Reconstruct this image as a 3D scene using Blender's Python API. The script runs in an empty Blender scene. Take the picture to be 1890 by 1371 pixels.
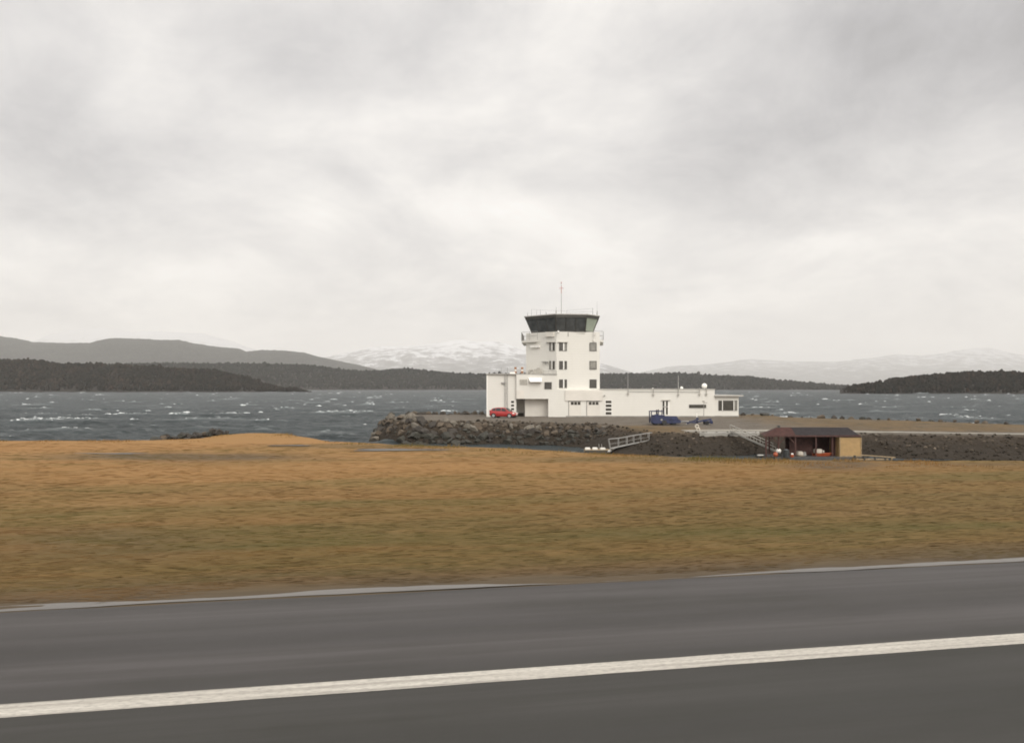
import bpy, bmesh, math, random
import numpy as np
from mathutils import Vector, Matrix
R = math.radians
random.seed(7); rng = np.random.default_rng(7)
S = bpy.context.scene
COL = S.collection
F = 1540.0; EYE = 4.4; WZ = -3.75            # focal length in photo pixels, eye height, water level

# ------------------------------------------------------------------ camera, world, sun, exposure
cam = bpy.data.cameras.new('camera'); camo = bpy.data.objects.new('camera', cam); COL.objects.link(camo)
cam.sensor_width = 36; cam.lens = 36*F/1890; cam.shift_y = 29.5/1890
cam.clip_start = 0.1; cam.clip_end = 120000
camo.location = (0, 0, EYE); camo.rotation_euler = (R(90), 0, 0)
S.camera = camo
SUN_EL, SUN_AZ = 32, 152                     # compass degrees from +Y, clockwise: behind the camera, to the right
W = bpy.data.worlds.new('World'); S.world = W; W.use_nodes = True
def build_world():
    nt = W.node_tree; nt.nodes.clear()
    N = nt.nodes.new; L = nt.links.new
    def M(op, a, b=None, c=None, clamp=False):
        n = N('ShaderNodeMath'); n.operation = op; n.use_clamp = clamp
        for i, v in enumerate((a, b, c)):
            if v is None: continue
            if isinstance(v, (int, float)): n.inputs[i].default_value = v
            else: L(v, n.inputs[i])
        return n.outputs[0]
    out = N('ShaderNodeOutputWorld')
    sky = N('ShaderNodeTexSky'); sky.sky_type = 'NISHITA'; sky.sun_disc = False
    sky.sun_elevation = R(SUN_EL); sky.sun_rotation = R(SUN_AZ); sky.dust_density = 3
    bs = N('ShaderNodeBackground'); L(sky.outputs[0], bs.inputs[0]); bs.inputs[1].default_value = 0.1
    tc = N('ShaderNodeTexCoord'); sp = N('ShaderNodeSeparateXYZ'); L(tc.outputs['Generated'], sp.inputs[0])
    x, y, z = sp.outputs
    # cloud deck coordinates: the direction carried up to a flat layer
    zz = M('ADD', M('MAXIMUM', z, 0.0), 0.34)
    cx = M('DIVIDE', x, zz); cy = M('DIVIDE', y, zz)
    cmb = N('ShaderNodeCombineXYZ'); L(cx, cmb.inputs[0]); L(cy, cmb.inputs[1])
    def noise(vec, scale, detail, rough, dist=0.0, w=0):
        n = N('ShaderNodeTexNoise'); n.noise_dimensions = '4D'; L(vec, n.inputs['Vector'])
        n.inputs['W'].default_value = w
        n.inputs['Scale'].default_value = scale; n.inputs['Detail'].default_value = detail
        n.inputs['Roughness'].default_value = rough; n.inputs['Distortion'].default_value = dist
        return n
    n1 = noise(cmb.outputs[0], 1.9, 9, 0.58, 0.6, 1.7).outputs[0]
    n2 = noise(cmb.outputs[0], 6.0, 6, 0.6, 0.4, 4.1).outputs[0]
    nw = noise(tc.outputs['Generated'], 5.0, 4, 0.55, 0, 2.0)
    sw = N('ShaderNodeSeparateColor'); L(nw.outputs['Color'], sw.inputs[0])
    az = M('ADD', M('ARCTAN2', x, y), M('MULTIPLY', M('SUBTRACT', sw.outputs[0], 0.5), 0.13))
    el = M('ADD', M('ARCSINE', z), M('MULTIPLY', M('SUBTRACT', sw.outputs[1], 0.5), 0.07))
    acc = None
    # darker and brighter banks of the cloud deck: azimuth, elevation, half widths (radians), strength
    for (px, py, rx, ry, s) in SKY_BANKS:
        u = (px-945)/F; a0 = math.atan(u); e0 = math.atan((715-py)/F/math.hypot(1, u))
        da = M('MULTIPLY', M('SUBTRACT', az, a0), F/rx); de = M('MULTIPLY', M('SUBTRACT', el, e0), F/ry)
        q = M('ADD', M('MULTIPLY', da, da), M('MULTIPLY', de, de))
        g = M('MULTIPLY', M('EXPONENT', M('MULTIPLY', q, -0.7)), s*1.25)
        acc = g if acc is None else M('ADD', acc, g)
    val = M('ADD', M('ADD', acc, 0.875), M('ADD', M('MULTIPLY', M('SUBTRACT', n1, 0.5), 1.00), M('MULTIPLY', M('SUBTRACT', n2, 0.5), 0.36)))
    # an overcast sky is brightest overhead
    val = M('ADD', val, M('MULTIPLY', M('MAXIMUM', M('SUBTRACT', z, 0.42), 0.0), 1.2))
    # the whole deck glows brighter round the hidden sun, behind the viewer
    sd = (math.cos(R(SUN_EL))*math.sin(R(SUN_AZ)), math.cos(R(SUN_EL))*math.cos(R(SUN_AZ)), math.sin(R(SUN_EL)))
    dot = M('ADD', M('ADD', M('MULTIPLY', x, sd[0]), M('MULTIPLY', y, sd[1])), M('MULTIPLY', z, sd[2]))
    val = M('ADD', val, M('MULTIPLY', M('POWER', M('MAXIMUM', dot, 0.0), 2.0), 1.2))
    val = M('MINIMUM', M('MAXIMUM', val, 0.35), 3.0)
    warm = M('MULTIPLY', M('SUBTRACT', val, 0.5), 2.2, clamp=True)
    mix = N('ShaderNodeMix'); mix.data_type = 'RGBA'; L(warm, mix.inputs[0])
    mix.inputs[6].default_value = (0.985, 0.965, 0.980, 1); mix.inputs[7].default_value = (1.02, 0.985, 0.945, 1)
    bc = N('ShaderNodeBackground'); L(mix.outputs[2], bc.inputs[0]); L(val, bc.inputs[1])
    ms = N('ShaderNodeMixShader'); ms.inputs[0].default_value = 0.94
    L(bs.outputs[0], ms.inputs[1]); L(bc.outputs[0], ms.inputs[2]); L(ms.outputs[0], out.inputs[0])
SKY_BANKS = [(20,190,120,130,-.16),(560,135,230,60,-.13),(250,265,260,50,-.08),(90,385,190,40,-.11),(720,445,140,45,-.09),
    (1430,280,260,100,-.15),(1600,130,330,130,-.12),(1890,20,300,80,-.18),(1840,210,240,150,-.13),(880,345,220,26,-.07),
    (420,590,330,40,-.11),(1500,655,450,60,-.10),(200,510,200,40,.05),(560,390,60,45,.08),(960,395,150,40,.10),(1520,440,240,26,.10),(1130,90,170,130,.08),
    (760,215,220,30,.06),(200,60,140,55,.06),(700,540,300,40,.05),(700,40,420,60,-.08),(1450,40,200,50,-.06)]
build_world()
sl = bpy.data.lights.new('sun', 'SUN'); sl.energy = 1.0; sl.angle = R(25); sl.color = (1.0, 0.95, 0.86)
so = bpy.data.objects.new('sun', sl); COL.objects.link(so)
so.rotation_euler = (R(90-SUN_EL), 0, R(180-SUN_AZ)+math.pi)
_d = Vector((math.cos(R(SUN_EL))*math.sin(R(SUN_AZ)), math.cos(R(SUN_EL))*math.cos(R(SUN_AZ)), math.sin(R(SUN_EL))))
so.rotation_euler = _d.to_track_quat('Z', 'Y').to_euler()
S.view_settings.view_transform = 'Standard'; S.view_settings.look = 'None'
S.view_settings.exposure = 0.0; S.view_settings.gamma = 1
S.render.engine = 'CYCLES'
S.cycles.max_bounces = 6; S.cycles.volume_bounces = 2; S.cycles.use_denoising = True; S.cycles.filter_width = 1.8

# ------------------------------------------------------------------ helpers
def P(px, py, D): return Vector(((px-945)/F*D, D, EYE+(715-py)/F*D))
def PZ(px, py, z):
    D = F*(EYE-z)/(py-715); return Vector(((px-945)/F*D, D, z))
def XY(px, D): return ((px-945)/F*D, D)
def tag(o, label=None, cat=None, group=None, kind=None):
    for k, v in (('label', label), ('category', cat), ('group', group), ('kind', kind)):
        if v: o[k] = v
    return o
def thing(name, loc, label, cat, group=None, rz=0):
    o = bpy.data.objects.new(name, None); COL.objects.link(o); o.location = loc; o.rotation_euler.z = rz
    o.empty_display_size = 0.3
    return tag(o, label, cat, group)
def link_mesh(name, V, Fc, mats, parent=None, smooth=False, loc=None):
    me = bpy.data.meshes.new(name); me.from_pydata([tuple(v) for v in V], [], Fc); me.update()
    for m in (mats if isinstance(mats, (list, tuple)) else [mats]): me.materials.append(m)
    if smooth: me.polygons.foreach_set('use_smooth', [True]*len(me.polygons))
    o = bpy.data.objects.new(name, me); COL.objects.link(o)
    if parent: o.parent = parent
    if loc: o.location = loc
    return o
def np_mesh(name, V, Q, mats, smooth=True, attr=None):
    """fast mesh from numpy: V (n,3), Q (m,k)"""
    k = Q.shape[1]; me = bpy.data.meshes.new(name)
    me.vertices.add(len(V)); me.vertices.foreach_set('co', V.astype(np.float32).ravel())
    me.loops.add(Q.size); me.loops.foreach_set('vertex_index', Q.astype(np.int32).ravel())
    me.polygons.add(len(Q)); me.polygons.foreach_set('loop_start', np.arange(0, Q.size, k, dtype=np.int32))
    me.update(calc_edges=True)
    me.polygons.foreach_set('use_smooth', np.full(len(Q), smooth))
    for m in (mats if isinstance(mats, (list, tuple)) else [mats]): me.materials.append(m)
    if attr:
        for an, arr in attr.items():
            a = me.attributes.new(an, 'FLOAT', 'POINT'); a.data.foreach_set('value', arr.astype(np.float32))
    me.validate(); me.update()
    o = bpy.data.objects.new(name, me); COL.objects.link(o); return o
def grid_faces(ny, nx):
    i = np.arange(ny-1)[:, None]*nx + np.arange(nx-1)[None, :]
    i = i.ravel(); return np.stack([i, i+1, i+nx+1, i+nx], 1)
def _h(ix, iy, seed):
    n = (ix.astype(np.int64)*374761393 + iy.astype(np.int64)*668265263 + seed*974711) & 0xffffffff
    n = ((n ^ (n >> 13))*1274126177) & 0xffffffff
    return ((n ^ (n >> 16)) & 0xffff)/65535.0
def vnoise(x, y, seed=0):
    ix = np.floor(x); iy = np.floor(y); fx = x-ix; fy = y-iy
    fx = fx*fx*(3-2*fx); fy = fy*fy*(3-2*fy)
    a = _h(ix, iy, seed); b = _h(ix+1, iy, seed); c = _h(ix, iy+1, seed); d = _h(ix+1, iy+1, seed)
    return (a+(b-a)*fx)*(1-fy)+(c+(d-c)*fx)*fy
def fbm(x, y, o=4, seed=0, g=0.5):
    s = 0; a = 1; t = 0
    for k in range(o):
        s = s+a*vnoise(x*2**k, y*2**k, seed+17*k); t += a; a *= g
    return s/t-0.5
class MB:
    def __init__(s, off=(0, 0, 0)): s.v = []; s.f = []; s.o = Vector(off)
    def add(s, vs, fs):
        n = len(s.v); s.v += [Vector(p)-s.o for p in vs]; s.f += [tuple(i+n for i in f) for f in fs]; return s
    def hexa(s, b, t):          # bottom ring, top ring
        n = len(b); fs = [tuple(range(n))[::-1], tuple(range(n, 2*n))]
        for i in range(n): j = (i+1) % n; fs.append((i, j, n+j, n+i))
        return s.add(list(b)+list(t), fs)
    def box(s, x0, x1, y0, y1, z0, z1):
        b = [(x0, y0), (x1, y0), (x1, y1), (x0, y1)]
        return s.hexa([(x, y, z0) for x, y in b], [(x, y, z1) for x, y in b])
    def prism(s, poly, z0, z1): return s.hexa([(x, y, z0) for x, y in poly], [(x, y, z1) for x, y in poly])
    def tube(s, p, q, r, n=6, r2=None):
        p = Vector(p); q = Vector(q); d = (q-p).normalized(); a = d.orthogonal().normalized(); b = d.cross(a); r2 = r if r2 is None else r2
        ring = lambda c, rr: [c+(a*math.cos(2*math.pi*k/n)+b*math.sin(2*math.pi*k/n))*rr for k in range(n)]
        return s.hexa(ring(p, r), ring(q, r2))
    def bar(s, p, q, w, h):     # rectangular bar between two points, w sideways, h upright
        p = Vector(p); q = Vector(q); d = (q-p).normalized(); up = Vector((0, 0, 1))
        if abs(d.z) > .99: up = Vector((0, 1, 0))
        a = d.cross(up).normalized()*w/2; b = a.cross(d).normalized()*h/2
        return s.hexa([p-a-b, p+a-b, p+a+b, p-a+b], [q-a-b, q+a-b, q+a+b, q-a+b])
    def ball(s, c, rx, ry=None, rz=None, n=14, m=8, z0=-1.0):
        ry = ry or rx; rz = rz or rx; c = Vector(c); vs = []; fs = []
        t0 = math.asin(max(-1, z0))
        for i in range(m+1):
            t = t0+(math.pi/2-t0)*i/m
            for k in range(n):
                a = 2*math.pi*k/n; vs.append(c+Vector((rx*math.cos(t)*math.cos(a), ry*math.cos(t)*math.sin(a), rz*math.sin(t))))
        for i in range(m):
            for k in range(n): fs.append((i*n+k, i*n+(k+1) % n, (i+1)*n+(k+1) % n, (i+1)*n+k))
        fs.append(tuple(range(n))[::-1])
        return s.add(vs, fs)
    def torus(s, c, Rr, r, ax='y', n=20, m=8):
        c = Vector(c); vs = []; fs = []
        for i in range(n):
            a = 2*math.pi*i/n
            for k in range(m):
                b = 2*math.pi*k/m; q = Rr+r*math.cos(b)
                u, v, w = q*math.cos(a), q*math.sin(a), r*math.sin(b)
                vs.append(c+Vector((u, w, v) if ax == 'y' else (u, v, w)))
        for i in range(n):
            for k in range(m): fs.append((i*m+k, ((i+1) % n)*m+k, ((i+1) % n)*m+(k+1) % m, i*m+(k+1) % m))
        return s.add(vs, fs)
    def build(s, name, m, parent=None, smooth=False, bevel=0.0, seg=1, loc=None):
        o = link_mesh(name, s.v, s.f, m, parent, False, loc)
        bm = bmesh.new(); bm.from_mesh(o.data); bmesh.ops.recalc_face_normals(bm, faces=bm.faces)
        if bevel: bmesh.ops.bevel(bm, geom=list(bm.edges), offset=bevel, segments=seg, affect='EDGES', clamp_overlap=True)
        bm.to_mesh(o.data); bm.free()
        if smooth: o.data.polygons.foreach_set('use_smooth', [True]*len(o.data.polygons))
        return o
# materials
def mat(name, col, rough=0.6, metal=0.0, var=0.0, vscale=3.0, bump=0.0, bscale=20.0, spec=0.5):
    m = bpy.data.materials.new(name); m.use_nodes = True; nt = m.node_tree; b = nt.nodes['Principled BSDF']
    b.inputs['Base Color'].default_value = (*col, 1); b.inputs['Roughness'].default_value = rough
    b.inputs['Metallic'].default_value = metal; b.inputs['Specular IOR Level'].default_value = spec
    tc = nt.nodes.new('ShaderNodeTexCoord')
    if var:
        n = nt.nodes.new('ShaderNodeTexNoise'); n.inputs['Scale'].default_value = vscale; n.inputs['Detail'].default_value = 6
        nt.links.new(tc.outputs['Object'], n.inputs['Vector'])
        r = nt.nodes.new('ShaderNodeValToRGB'); r.color_ramp.elements[0].position = .3; r.color_ramp.elements[1].position = .7
        r.color_ramp.elements[0].color = (*[c*(1-var) for c in col], 1); r.color_ramp.elements[1].color = (*[min(1, c*(1+var)) for c in col], 1)
        nt.links.new(n.outputs[0], r.inputs[0]); nt.links.new(r.outputs[0], b.inputs['Base Color'])
    if bump:
        n = nt.nodes.new('ShaderNodeTexNoise'); n.inputs['Scale'].default_value = bscale; n.inputs['Detail'].default_value = 6
        nt.links.new(tc.outputs['Object'], n.inputs['Vector'])
        bp = nt.nodes.new('ShaderNodeBump'); bp.inputs['Strength'].default_value = bump; bp.inputs['Distance'].default_value = .1
        nt.links.new(n.outputs[0], bp.inputs['Height']); nt.links.new(bp.outputs[0], b.inputs['Normal'])
    return m
class NT:
    """small node-writing helper"""
    def __init__(s, name):
        s.m = bpy.data.materials.new(name); s.m.use_nodes = True; s.t = s.m.node_tree; s.b = s.t.nodes['Principled BSDF']
        s.tc = s.n('ShaderNodeTexCoord')
    def n(s, ty): return s.t.nodes.new(ty)
    def put(s, v, sock):
        if isinstance(v, (int, float)): sock.default_value = v
        elif isinstance(v, tuple): sock.default_value = (*v, 1) if len(v) == 3 and len(sock.default_value) == 4 else v
        else: s.t.links.new(v, sock)
    def noise(s, scale=1, detail=5, rough=.55, sc=(1, 1, 1), rot=0, dist=0, loc=(0, 0, 0)):
        mp = s.n('ShaderNodeMapping'); mp.inputs['Scale'].default_value = sc; mp.inputs['Location'].default_value = loc
        r2 = s.n('ShaderNodeMapping'); r2.inputs['Rotation'].default_value = (0, 0, rot)
        s.put(s.tc.outputs['Object'], r2.inputs[0]); s.put(r2.outputs[0], mp.inputs[0])
        q = s.n('ShaderNodeTexNoise'); s.put(mp.outputs[0], q.inputs['Vector'])
        q.inputs['Scale'].default_value = scale; q.inputs['Detail'].default_value = detail; q.inputs['Roughness'].default_value = rough
        q.inputs['Distortion'].default_value = dist
        return q.outputs[0]
    def ramp(s, v, stops):
        r = s.n('ShaderNodeValToRGB'); e = r.color_ramp.elements
        while len(e) < len(stops): e.new(.5)
        for i, (p, c) in enumerate(stops):
            e[i].position = p; e[i].color = (*c, 1) if isinstance(c, tuple) else (c, c, c, 1)
        s.put(v, r.inputs[0]); return r.outputs[0]
    def mix(s, f, a, b, mode='MIX'):
        q = s.n('ShaderNodeMix'); q.data_type = 'RGBA'; q.blend_type = mode
        s.put(f, q.inputs[0]); s.put(a, q.inputs[6]); s.put(b, q.inputs[7]); return q.outputs[2]
    def math(s, op, a, b=0.0, clamp=False):
        q = s.n('ShaderNodeMath'); q.operation = op; q.use_clamp = clamp; s.put(a, q.inputs[0]); s.put(b, q.inputs[1]); return q.outputs[0]
    def attr(s, name):
        q = s.n('ShaderNodeAttribute'); q.attribute_name = name; return q.outputs['Fac']
    def pos(s):
        q = s.n('ShaderNodeSeparateXYZ'); s.put(s.tc.outputs['Object'], q.inputs[0]); return q.outputs
    def bump(s, h, strength=.5, dist=.1):
        q = s.n('ShaderNodeBump'); q.inputs['Strength'].default_value = strength; q.inputs['Distance'].default_value = dist
        s.put(h, q.inputs['Height']); s.put(q.outputs[0], s.b.inputs['Normal']); return s
    def out(s, col, rough=.8, spec=.4):
        s.put(col, s.b.inputs['Base Color']); s.put(rough, s.b.inputs['Roughness']); s.put(spec, s.b.inputs['Specular IOR Level']); return s.m
RA = math.atan2(1.0, 4.84)                   # direction of the runway in plan
TD = Vector((math.cos(RA), math.sin(RA), 0)); ND = Vector((-math.sin(RA), math.cos(RA), 0))
EDGE = 18.02                                 # runway edge, metres from the eye across the runway

# grass
def grass_material():
    g = NT('dry_grass'); rot = -RA
    big = g.noise(.055, 4, .55, (.35, 1.3, 1), rot, .4)
    mid = g.noise(.30, 6, .62, (.28, 1.9, 1), rot, .3)
    fine = g.noise(2.2, 5, .65, (.22, 2.2, 1), rot, loc=(3, 9, 1))
    col = g.ramp(big, [(.30, (.125, .092, .028)), (.46, (.182, .106, .034)), (.58, (.225, .120, .038)), (.72, (.172, .090, .029))])
    col = g.mix(g.ramp(mid, [(.42, 0.0), (.66, .5)]), col, (.118, .096, .029))
    col = g.mix(g.ramp(g.noise(.075, 5, .62, (.40, 1.6, 1), rot, .3), [(.46, 0.0), (.60, .85)]), col, (.096, .084, .024))
    col = g.mix(g.ramp(mid, [(.26, .85), (.44, 0.0)]), col, (.265, .170, .072))
    col = g.mix(g.ramp(fine, [(.34, .18), (.54, 0.0)]), col, (.110, .072, .028))
    col = g.mix(g.ramp(fine, [(.56, 0.0), (.74, .45)]), col, (.320, .200, .085))
    col = g.mix(g.math('SUBTRACT', 1.0, g.attr('dry')), col, g.mix(.45, col, (.092, .064, .025)))
    col = g.mix(g.math('MULTIPLY', g.attr('dry'), .75), col, g.mix(fine, (.285, .150, .056), (.345, .195, .083)))
    col = g.mix(g.attr('mud'), col, g.mix(fine, (.055, .045, .032), (.100, .080, .058)))
    g.bump(g.math('ADD', fine, g.noise(9, 4, .7, (.2, 1.5, 1), rot)), .30, .06)
    return g.out(col, .95, .15)
M_GRASS = grass_material()
def blade_material():
    g = NT('straw_blades'); n = g.noise(.075, 5, .62, (.40, 1.6, 1), -RA, .3); v = g.attr('tone')
    col = g.ramp(v, [(0, (.088, .056, .022)), (.4, (.160, .089, .031)), (.75, (.242, .132, .046)), (1, (.330, .200, .085))])
    col = g.mix(g.ramp(n, [(.46, 0.0), (.60, .9)]), col, (.100, .088, .024))
    return g.out(col, .9, .2)
M_BLADE = blade_material()
def asphalt_material():
    g = NT('wet_asphalt')
    lane = g.noise(.55, 4, .6, (.012, 1, 1)); st = g.noise(3.2, 5, .65, (.025, 1, 1), loc=(2, 5, 0)); gr = g.noise(60, 3, .7); blot = g.noise(.35, 5, .6, (.35, 1, 1))
    col = g.ramp(lane, [(.34, (.042, .039, .039)), (.64, (.085, .079, .079))])
    col = g.mix(g.ramp(st, [(.35, .5), (.6, 0.0)]), col, (.040, .038, .034))
    col = g.mix(g.ramp(gr, [(.3, .0), (.75, .45)]), col, (.090, .083, .076))
    col = g.mix(g.ramp(blot, [(.5, 0.0), (.72, .5)]), col, (.042, .041, .035))
    rough = g.ramp(g.math('ADD', g.math('MULTIPLY', lane, .5), g.math('MULTIPLY', blot, .5)), [(.35, .62), (.65, .88)])
    px_, py_, pz_ = g.pos()
    inn = g.math('MULTIPLY', g.math('SUBTRACT', 13.6, py_), .7, True)   # older, rubbered surface inside the edge line
    col = g.mix(g.math('MULTIPLY', inn, .42), col, (.022, .024, .018))
    g.bump(g.math('ADD', gr, g.math('MULTIPLY', st, .5)), .35, .02)
    return g.out(col, rough, .16)
M_ASPH = asphalt_material()
def paint_material():
    g = NT('worn_white_paint'); st = g.noise(5, 5, .65, (.03, 1.6, 1)); gr = g.noise(30, 4, .7, (.25, 1, 1)); b = g.noise(.8, 3, .5, (.12, 1, 1))
    col = g.ramp(st, [(.30, (.20, .185, .16)), (.46, (.42, .39, .34)), (.7, (.56, .53, .47))])
    col = g.mix(g.ramp(gr, [(.38, .6), (.54, 0.0)]), col, (.20, .185, .165))
    col = g.mix(g.ramp(b, [(.5, 0.0), (.75, .35)]), col, (.46, .43, .38))
    g.bump(gr, .3, .01)
    return g.out(col, .6, .4)
M_PAINT = paint_material()
def puddle_material():
    g = NT('puddle_water'); n = g.noise(14, 3, .6, (.6, 1.5, 1))
    g.bump(n, .12, .02); return g.out(g.mix(g.noise(.7, 4, .6, (.4, 1, 1)), (.13, .118, .102), (.070, .060, .050)), .30, .34)
M_PUD = puddle_material(); M_PUD2 = mat('wet_mud', (.085, .075, .062), .5, var=.3, vscale=1.5, spec=.25)
def sea_material():
    g = NT('sea_water'); n = g.noise(.9, 6, .7, (.8, 1.2, 1), .25); s = g.noise(.06, 5, .6, (.35, 1.4, 1), .2)
    col = g.ramp(s, [(.35, (.014, .022, .024)), (.68, (.034, .045, .047))])
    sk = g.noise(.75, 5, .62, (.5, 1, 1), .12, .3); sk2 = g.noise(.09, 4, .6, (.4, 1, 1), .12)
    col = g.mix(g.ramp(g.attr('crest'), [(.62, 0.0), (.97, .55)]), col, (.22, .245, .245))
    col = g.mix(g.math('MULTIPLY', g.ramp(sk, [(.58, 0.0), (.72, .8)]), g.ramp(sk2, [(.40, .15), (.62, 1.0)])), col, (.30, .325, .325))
    g.bump(n, 1.0, .8); return g.out(col, .45, .18)
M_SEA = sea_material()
def foam_material():
    g = NT('foam'); n = g.noise(1.6, 5, .7, (1, 1, 2)); v = g.math('MULTIPLY', g.attr('tone'), g.math('ADD', n, .45))
    return g.out(g.ramp(v, [(.15, (.10, .115, .115)), (.55, (.45, .47, .47)), (.95, (.78, .79, .79))]), .9, .1)
M_FOAM = foam_material()
def land_material():
    g = NT('quay_ground'); x, y, z = g.pos()
    n = g.noise(.5, 6, .6); f = g.noise(3.5, 5, .7); b = g.noise(.16, 4, .55)
    gravel = g.mix(f, (.115, .098, .078), (.200, .172, .140))
    gravel = g.mix(g.ramp(n, [(.45, 0.0), (.7, .6)]), gravel, (.085, .070, .052))
    grass = g.mix(f, (.115, .080, .042), (.215, .140, .066))
    grass = g.mix(g.ramp(n, [(.42, 0.0), (.66, .8)]), grass, (.082, .066, .040))
    col = g.mix(g.attr('grass'), gravel, grass)
    slope = g.mix(g.ramp(f, [(.36, 0.0), (.64, 1.0)]), (.024, .018, .012), (.078, .058, .040))
    slope = g.mix(g.ramp(n, [(.5, 0.0), (.68, .6)]), slope, (.125, .096, .064))
    col = g.mix(g.attr('slope'), col, slope)
    wet = g.ramp(g.math('ADD', z, g.math('MULTIPLY', n, 1.2)), [(0, 1.0), (1, 0.0)])
    # weed and tide stain up to a metre and a half over the water
    tide = g.math('MULTIPLY', g.math('SUBTRACT', WZ+2.1, g.math('SUBTRACT', z, g.math('MULTIPLY', n, .8))), .9, True)
    col = g.mix(tide, col, g.mix(f, (.022, .017, .012), (.052, .040, .028)))
    g.bump(g.math('ADD', f, n), 1.0, .35)
    return g.out(col, .9, .25)
M_LAND = land_material()
M_ROAD = mat('gravel_road', (.265, .245, .205), .9, var=.22, vscale=.8, bump=.4, bscale=6)

# ------------------------------------------------------------------ runway and field
def runway():
    n = 1600; xs = np.linspace(-420, 620, n); wob = .10*fbm(xs*.7, xs*0, 4, 3)+.05*fbm(xs*3, xs*0+5, 2, 8)
    V = np.zeros((n*2, 3)); V[:n, 0] = xs; V[:n, 1] = EDGE-45; V[n:, 0] = xs; V[n:, 1] = EDGE+wob
    o = np_mesh('runway', V, grid_faces(2, n), M_ASPH, False); o.rotation_euler.z = RA
    tag(o, kind='structure')
    r1 = .03*fbm(xs*1.3, xs*0, 3, 11); r2 = .03*fbm(xs*1.3, xs*0+9, 3, 12); c = 12.53
    V = np.zeros((n*2, 3)); V[:n, 0] = xs; V[:n, 1] = c-.26+r1; V[n:, 0] = xs; V[n:, 1] = c+.26+r2; V[:, 2] = .004
    o = np_mesh('runway_edge_line', V, grid_faces(2, n), M_PAINT, False); o.rotation_euler.z = RA
    tag(o, kind='structure')
runway()
SHORE = [(-1500, 66), (-400, 68), (0, 68.5), (280, 69.5), (370, 72), (440, 77), (520, 76.5), (575, 72), (610, 67.5), (700, 65.8), (850, 62), (1000, 58.8), (1100, 56.3),
         (1250, 53), (1400, 51), (1700, 50), (1890, 49.5), (2600, 48), (3600, 47)]
SHX = np.array([(p-945)/F for p, d in SHORE]); SHD = np.array([d for p, d in SHORE])
def field_height(X, Y):
    u = X/Y; d = np.interp(u, SHX, SHD)+.9*fbm(X*.22, Y*0, 3, 31) - Y      # metres to the shore, along the view
    off = -X*math.sin(RA)+Y*math.cos(RA)-EDGE                              # metres beyond the runway edge
    a = X*math.cos(RA)+Y*math.sin(RA)
    k = np.clip(off/3.0, 0, 1)
    z = -.03 + (.03+.16*fbm(X*.12, Y*.25, 4, 5))*k + .02*fbm(X*.9, Y*1.8, 3, 6)*k
    z = z + np.where(off < 1.4, .055*fbm(a*.33, off*1.2, 3, 41), 0)*np.clip(off/.15, 0, 1)*np.clip((1.4-off)/.5, 0, 1)*1.3
    z = np.where(off < .02, -.03, z)
    gx, gy = XY(490, 74.5)
    z = z + (.22+.25*fbm(X*.5, Y*.5, 3, 91))*np.exp(-((X-gx)/6.5)**2-((Y-gy)/4.5)**2)
    z = np.where(d < 0, z+d*.8, z)
    return np.maximum(z, WZ-1.5), d, off
def field():
    u = np.linspace(-1.35, 1.35, 620); Y = 13.0*(84/13.0)**np.linspace(0, 1, 420)
    U, YY = np.meshgrid(u, Y); X = U*YY
    Z, d, off = field_height(X, YY)
    dry = np.clip((off-6)/34, 0, 1)*np.clip(1-(U-.0)*.75, .25, 1)  # drier away from the runway; rightward fade paints lens vignetting into the colour
    dry *= .65+.9*np.clip(fbm(X*.06, YY*.16, 4, 9)+.35, 0, 1)
    dry = np.clip(dry, 0, 1)
    mud = np.clip(1-(off-.7)/(1.3+1.6*np.clip(fbm(X*.25, YY*.6, 3, 21)+.5, 0, 1)), 0, 1)*.85
    mud = np.maximum(mud, np.clip((-d)/.8, 0, 1))
    for (px, py, rx, ry, s) in [(330, 843, 210, 7, .75), (760, 829, 110, 4, .45), (640, 823, 160, 4, .35), (1250, 848, 260, 6, .35), (1540, 858, 90, 8, .7), (1720, 857, 200, 4, .35), (180, 1000, 200, 30, .25)]:
        q = PZ(px, py, 0); e = ((945+U*F-px)/rx)**2+((YY-q.y)/(q.y*ry/(py-715)))**2
        mud = np.maximum(mud, s*np.clip(1.5*np.exp(-e*1.2)+.9*fbm(X*.25, YY*.5, 3, 23)*np.exp(-e*.6), 0, 1))
    V = np.stack([X.ravel(), YY.ravel(), Z.ravel()], 1)
    o = np_mesh('grass_field', V, grid_faces(420, 620), M_GRASS, True, {'dry': dry.ravel(), 'mud': mud.ravel()})
    tag(o, kind='structure')
    # the ground on the other side of the runway, behind the viewer
    b = MB(); p = [(-420, EDGE-45), (620, EDGE-45), (620, EDGE-300), (-420, EDGE-300)]
    b.add([TD*x+ND*y+Vector((0, 0, -.02)) for x, y in p], [(0, 1, 2, 3)])
    tag(b.build('grass_verge', M_GRASS), kind='structure')
field()
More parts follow.
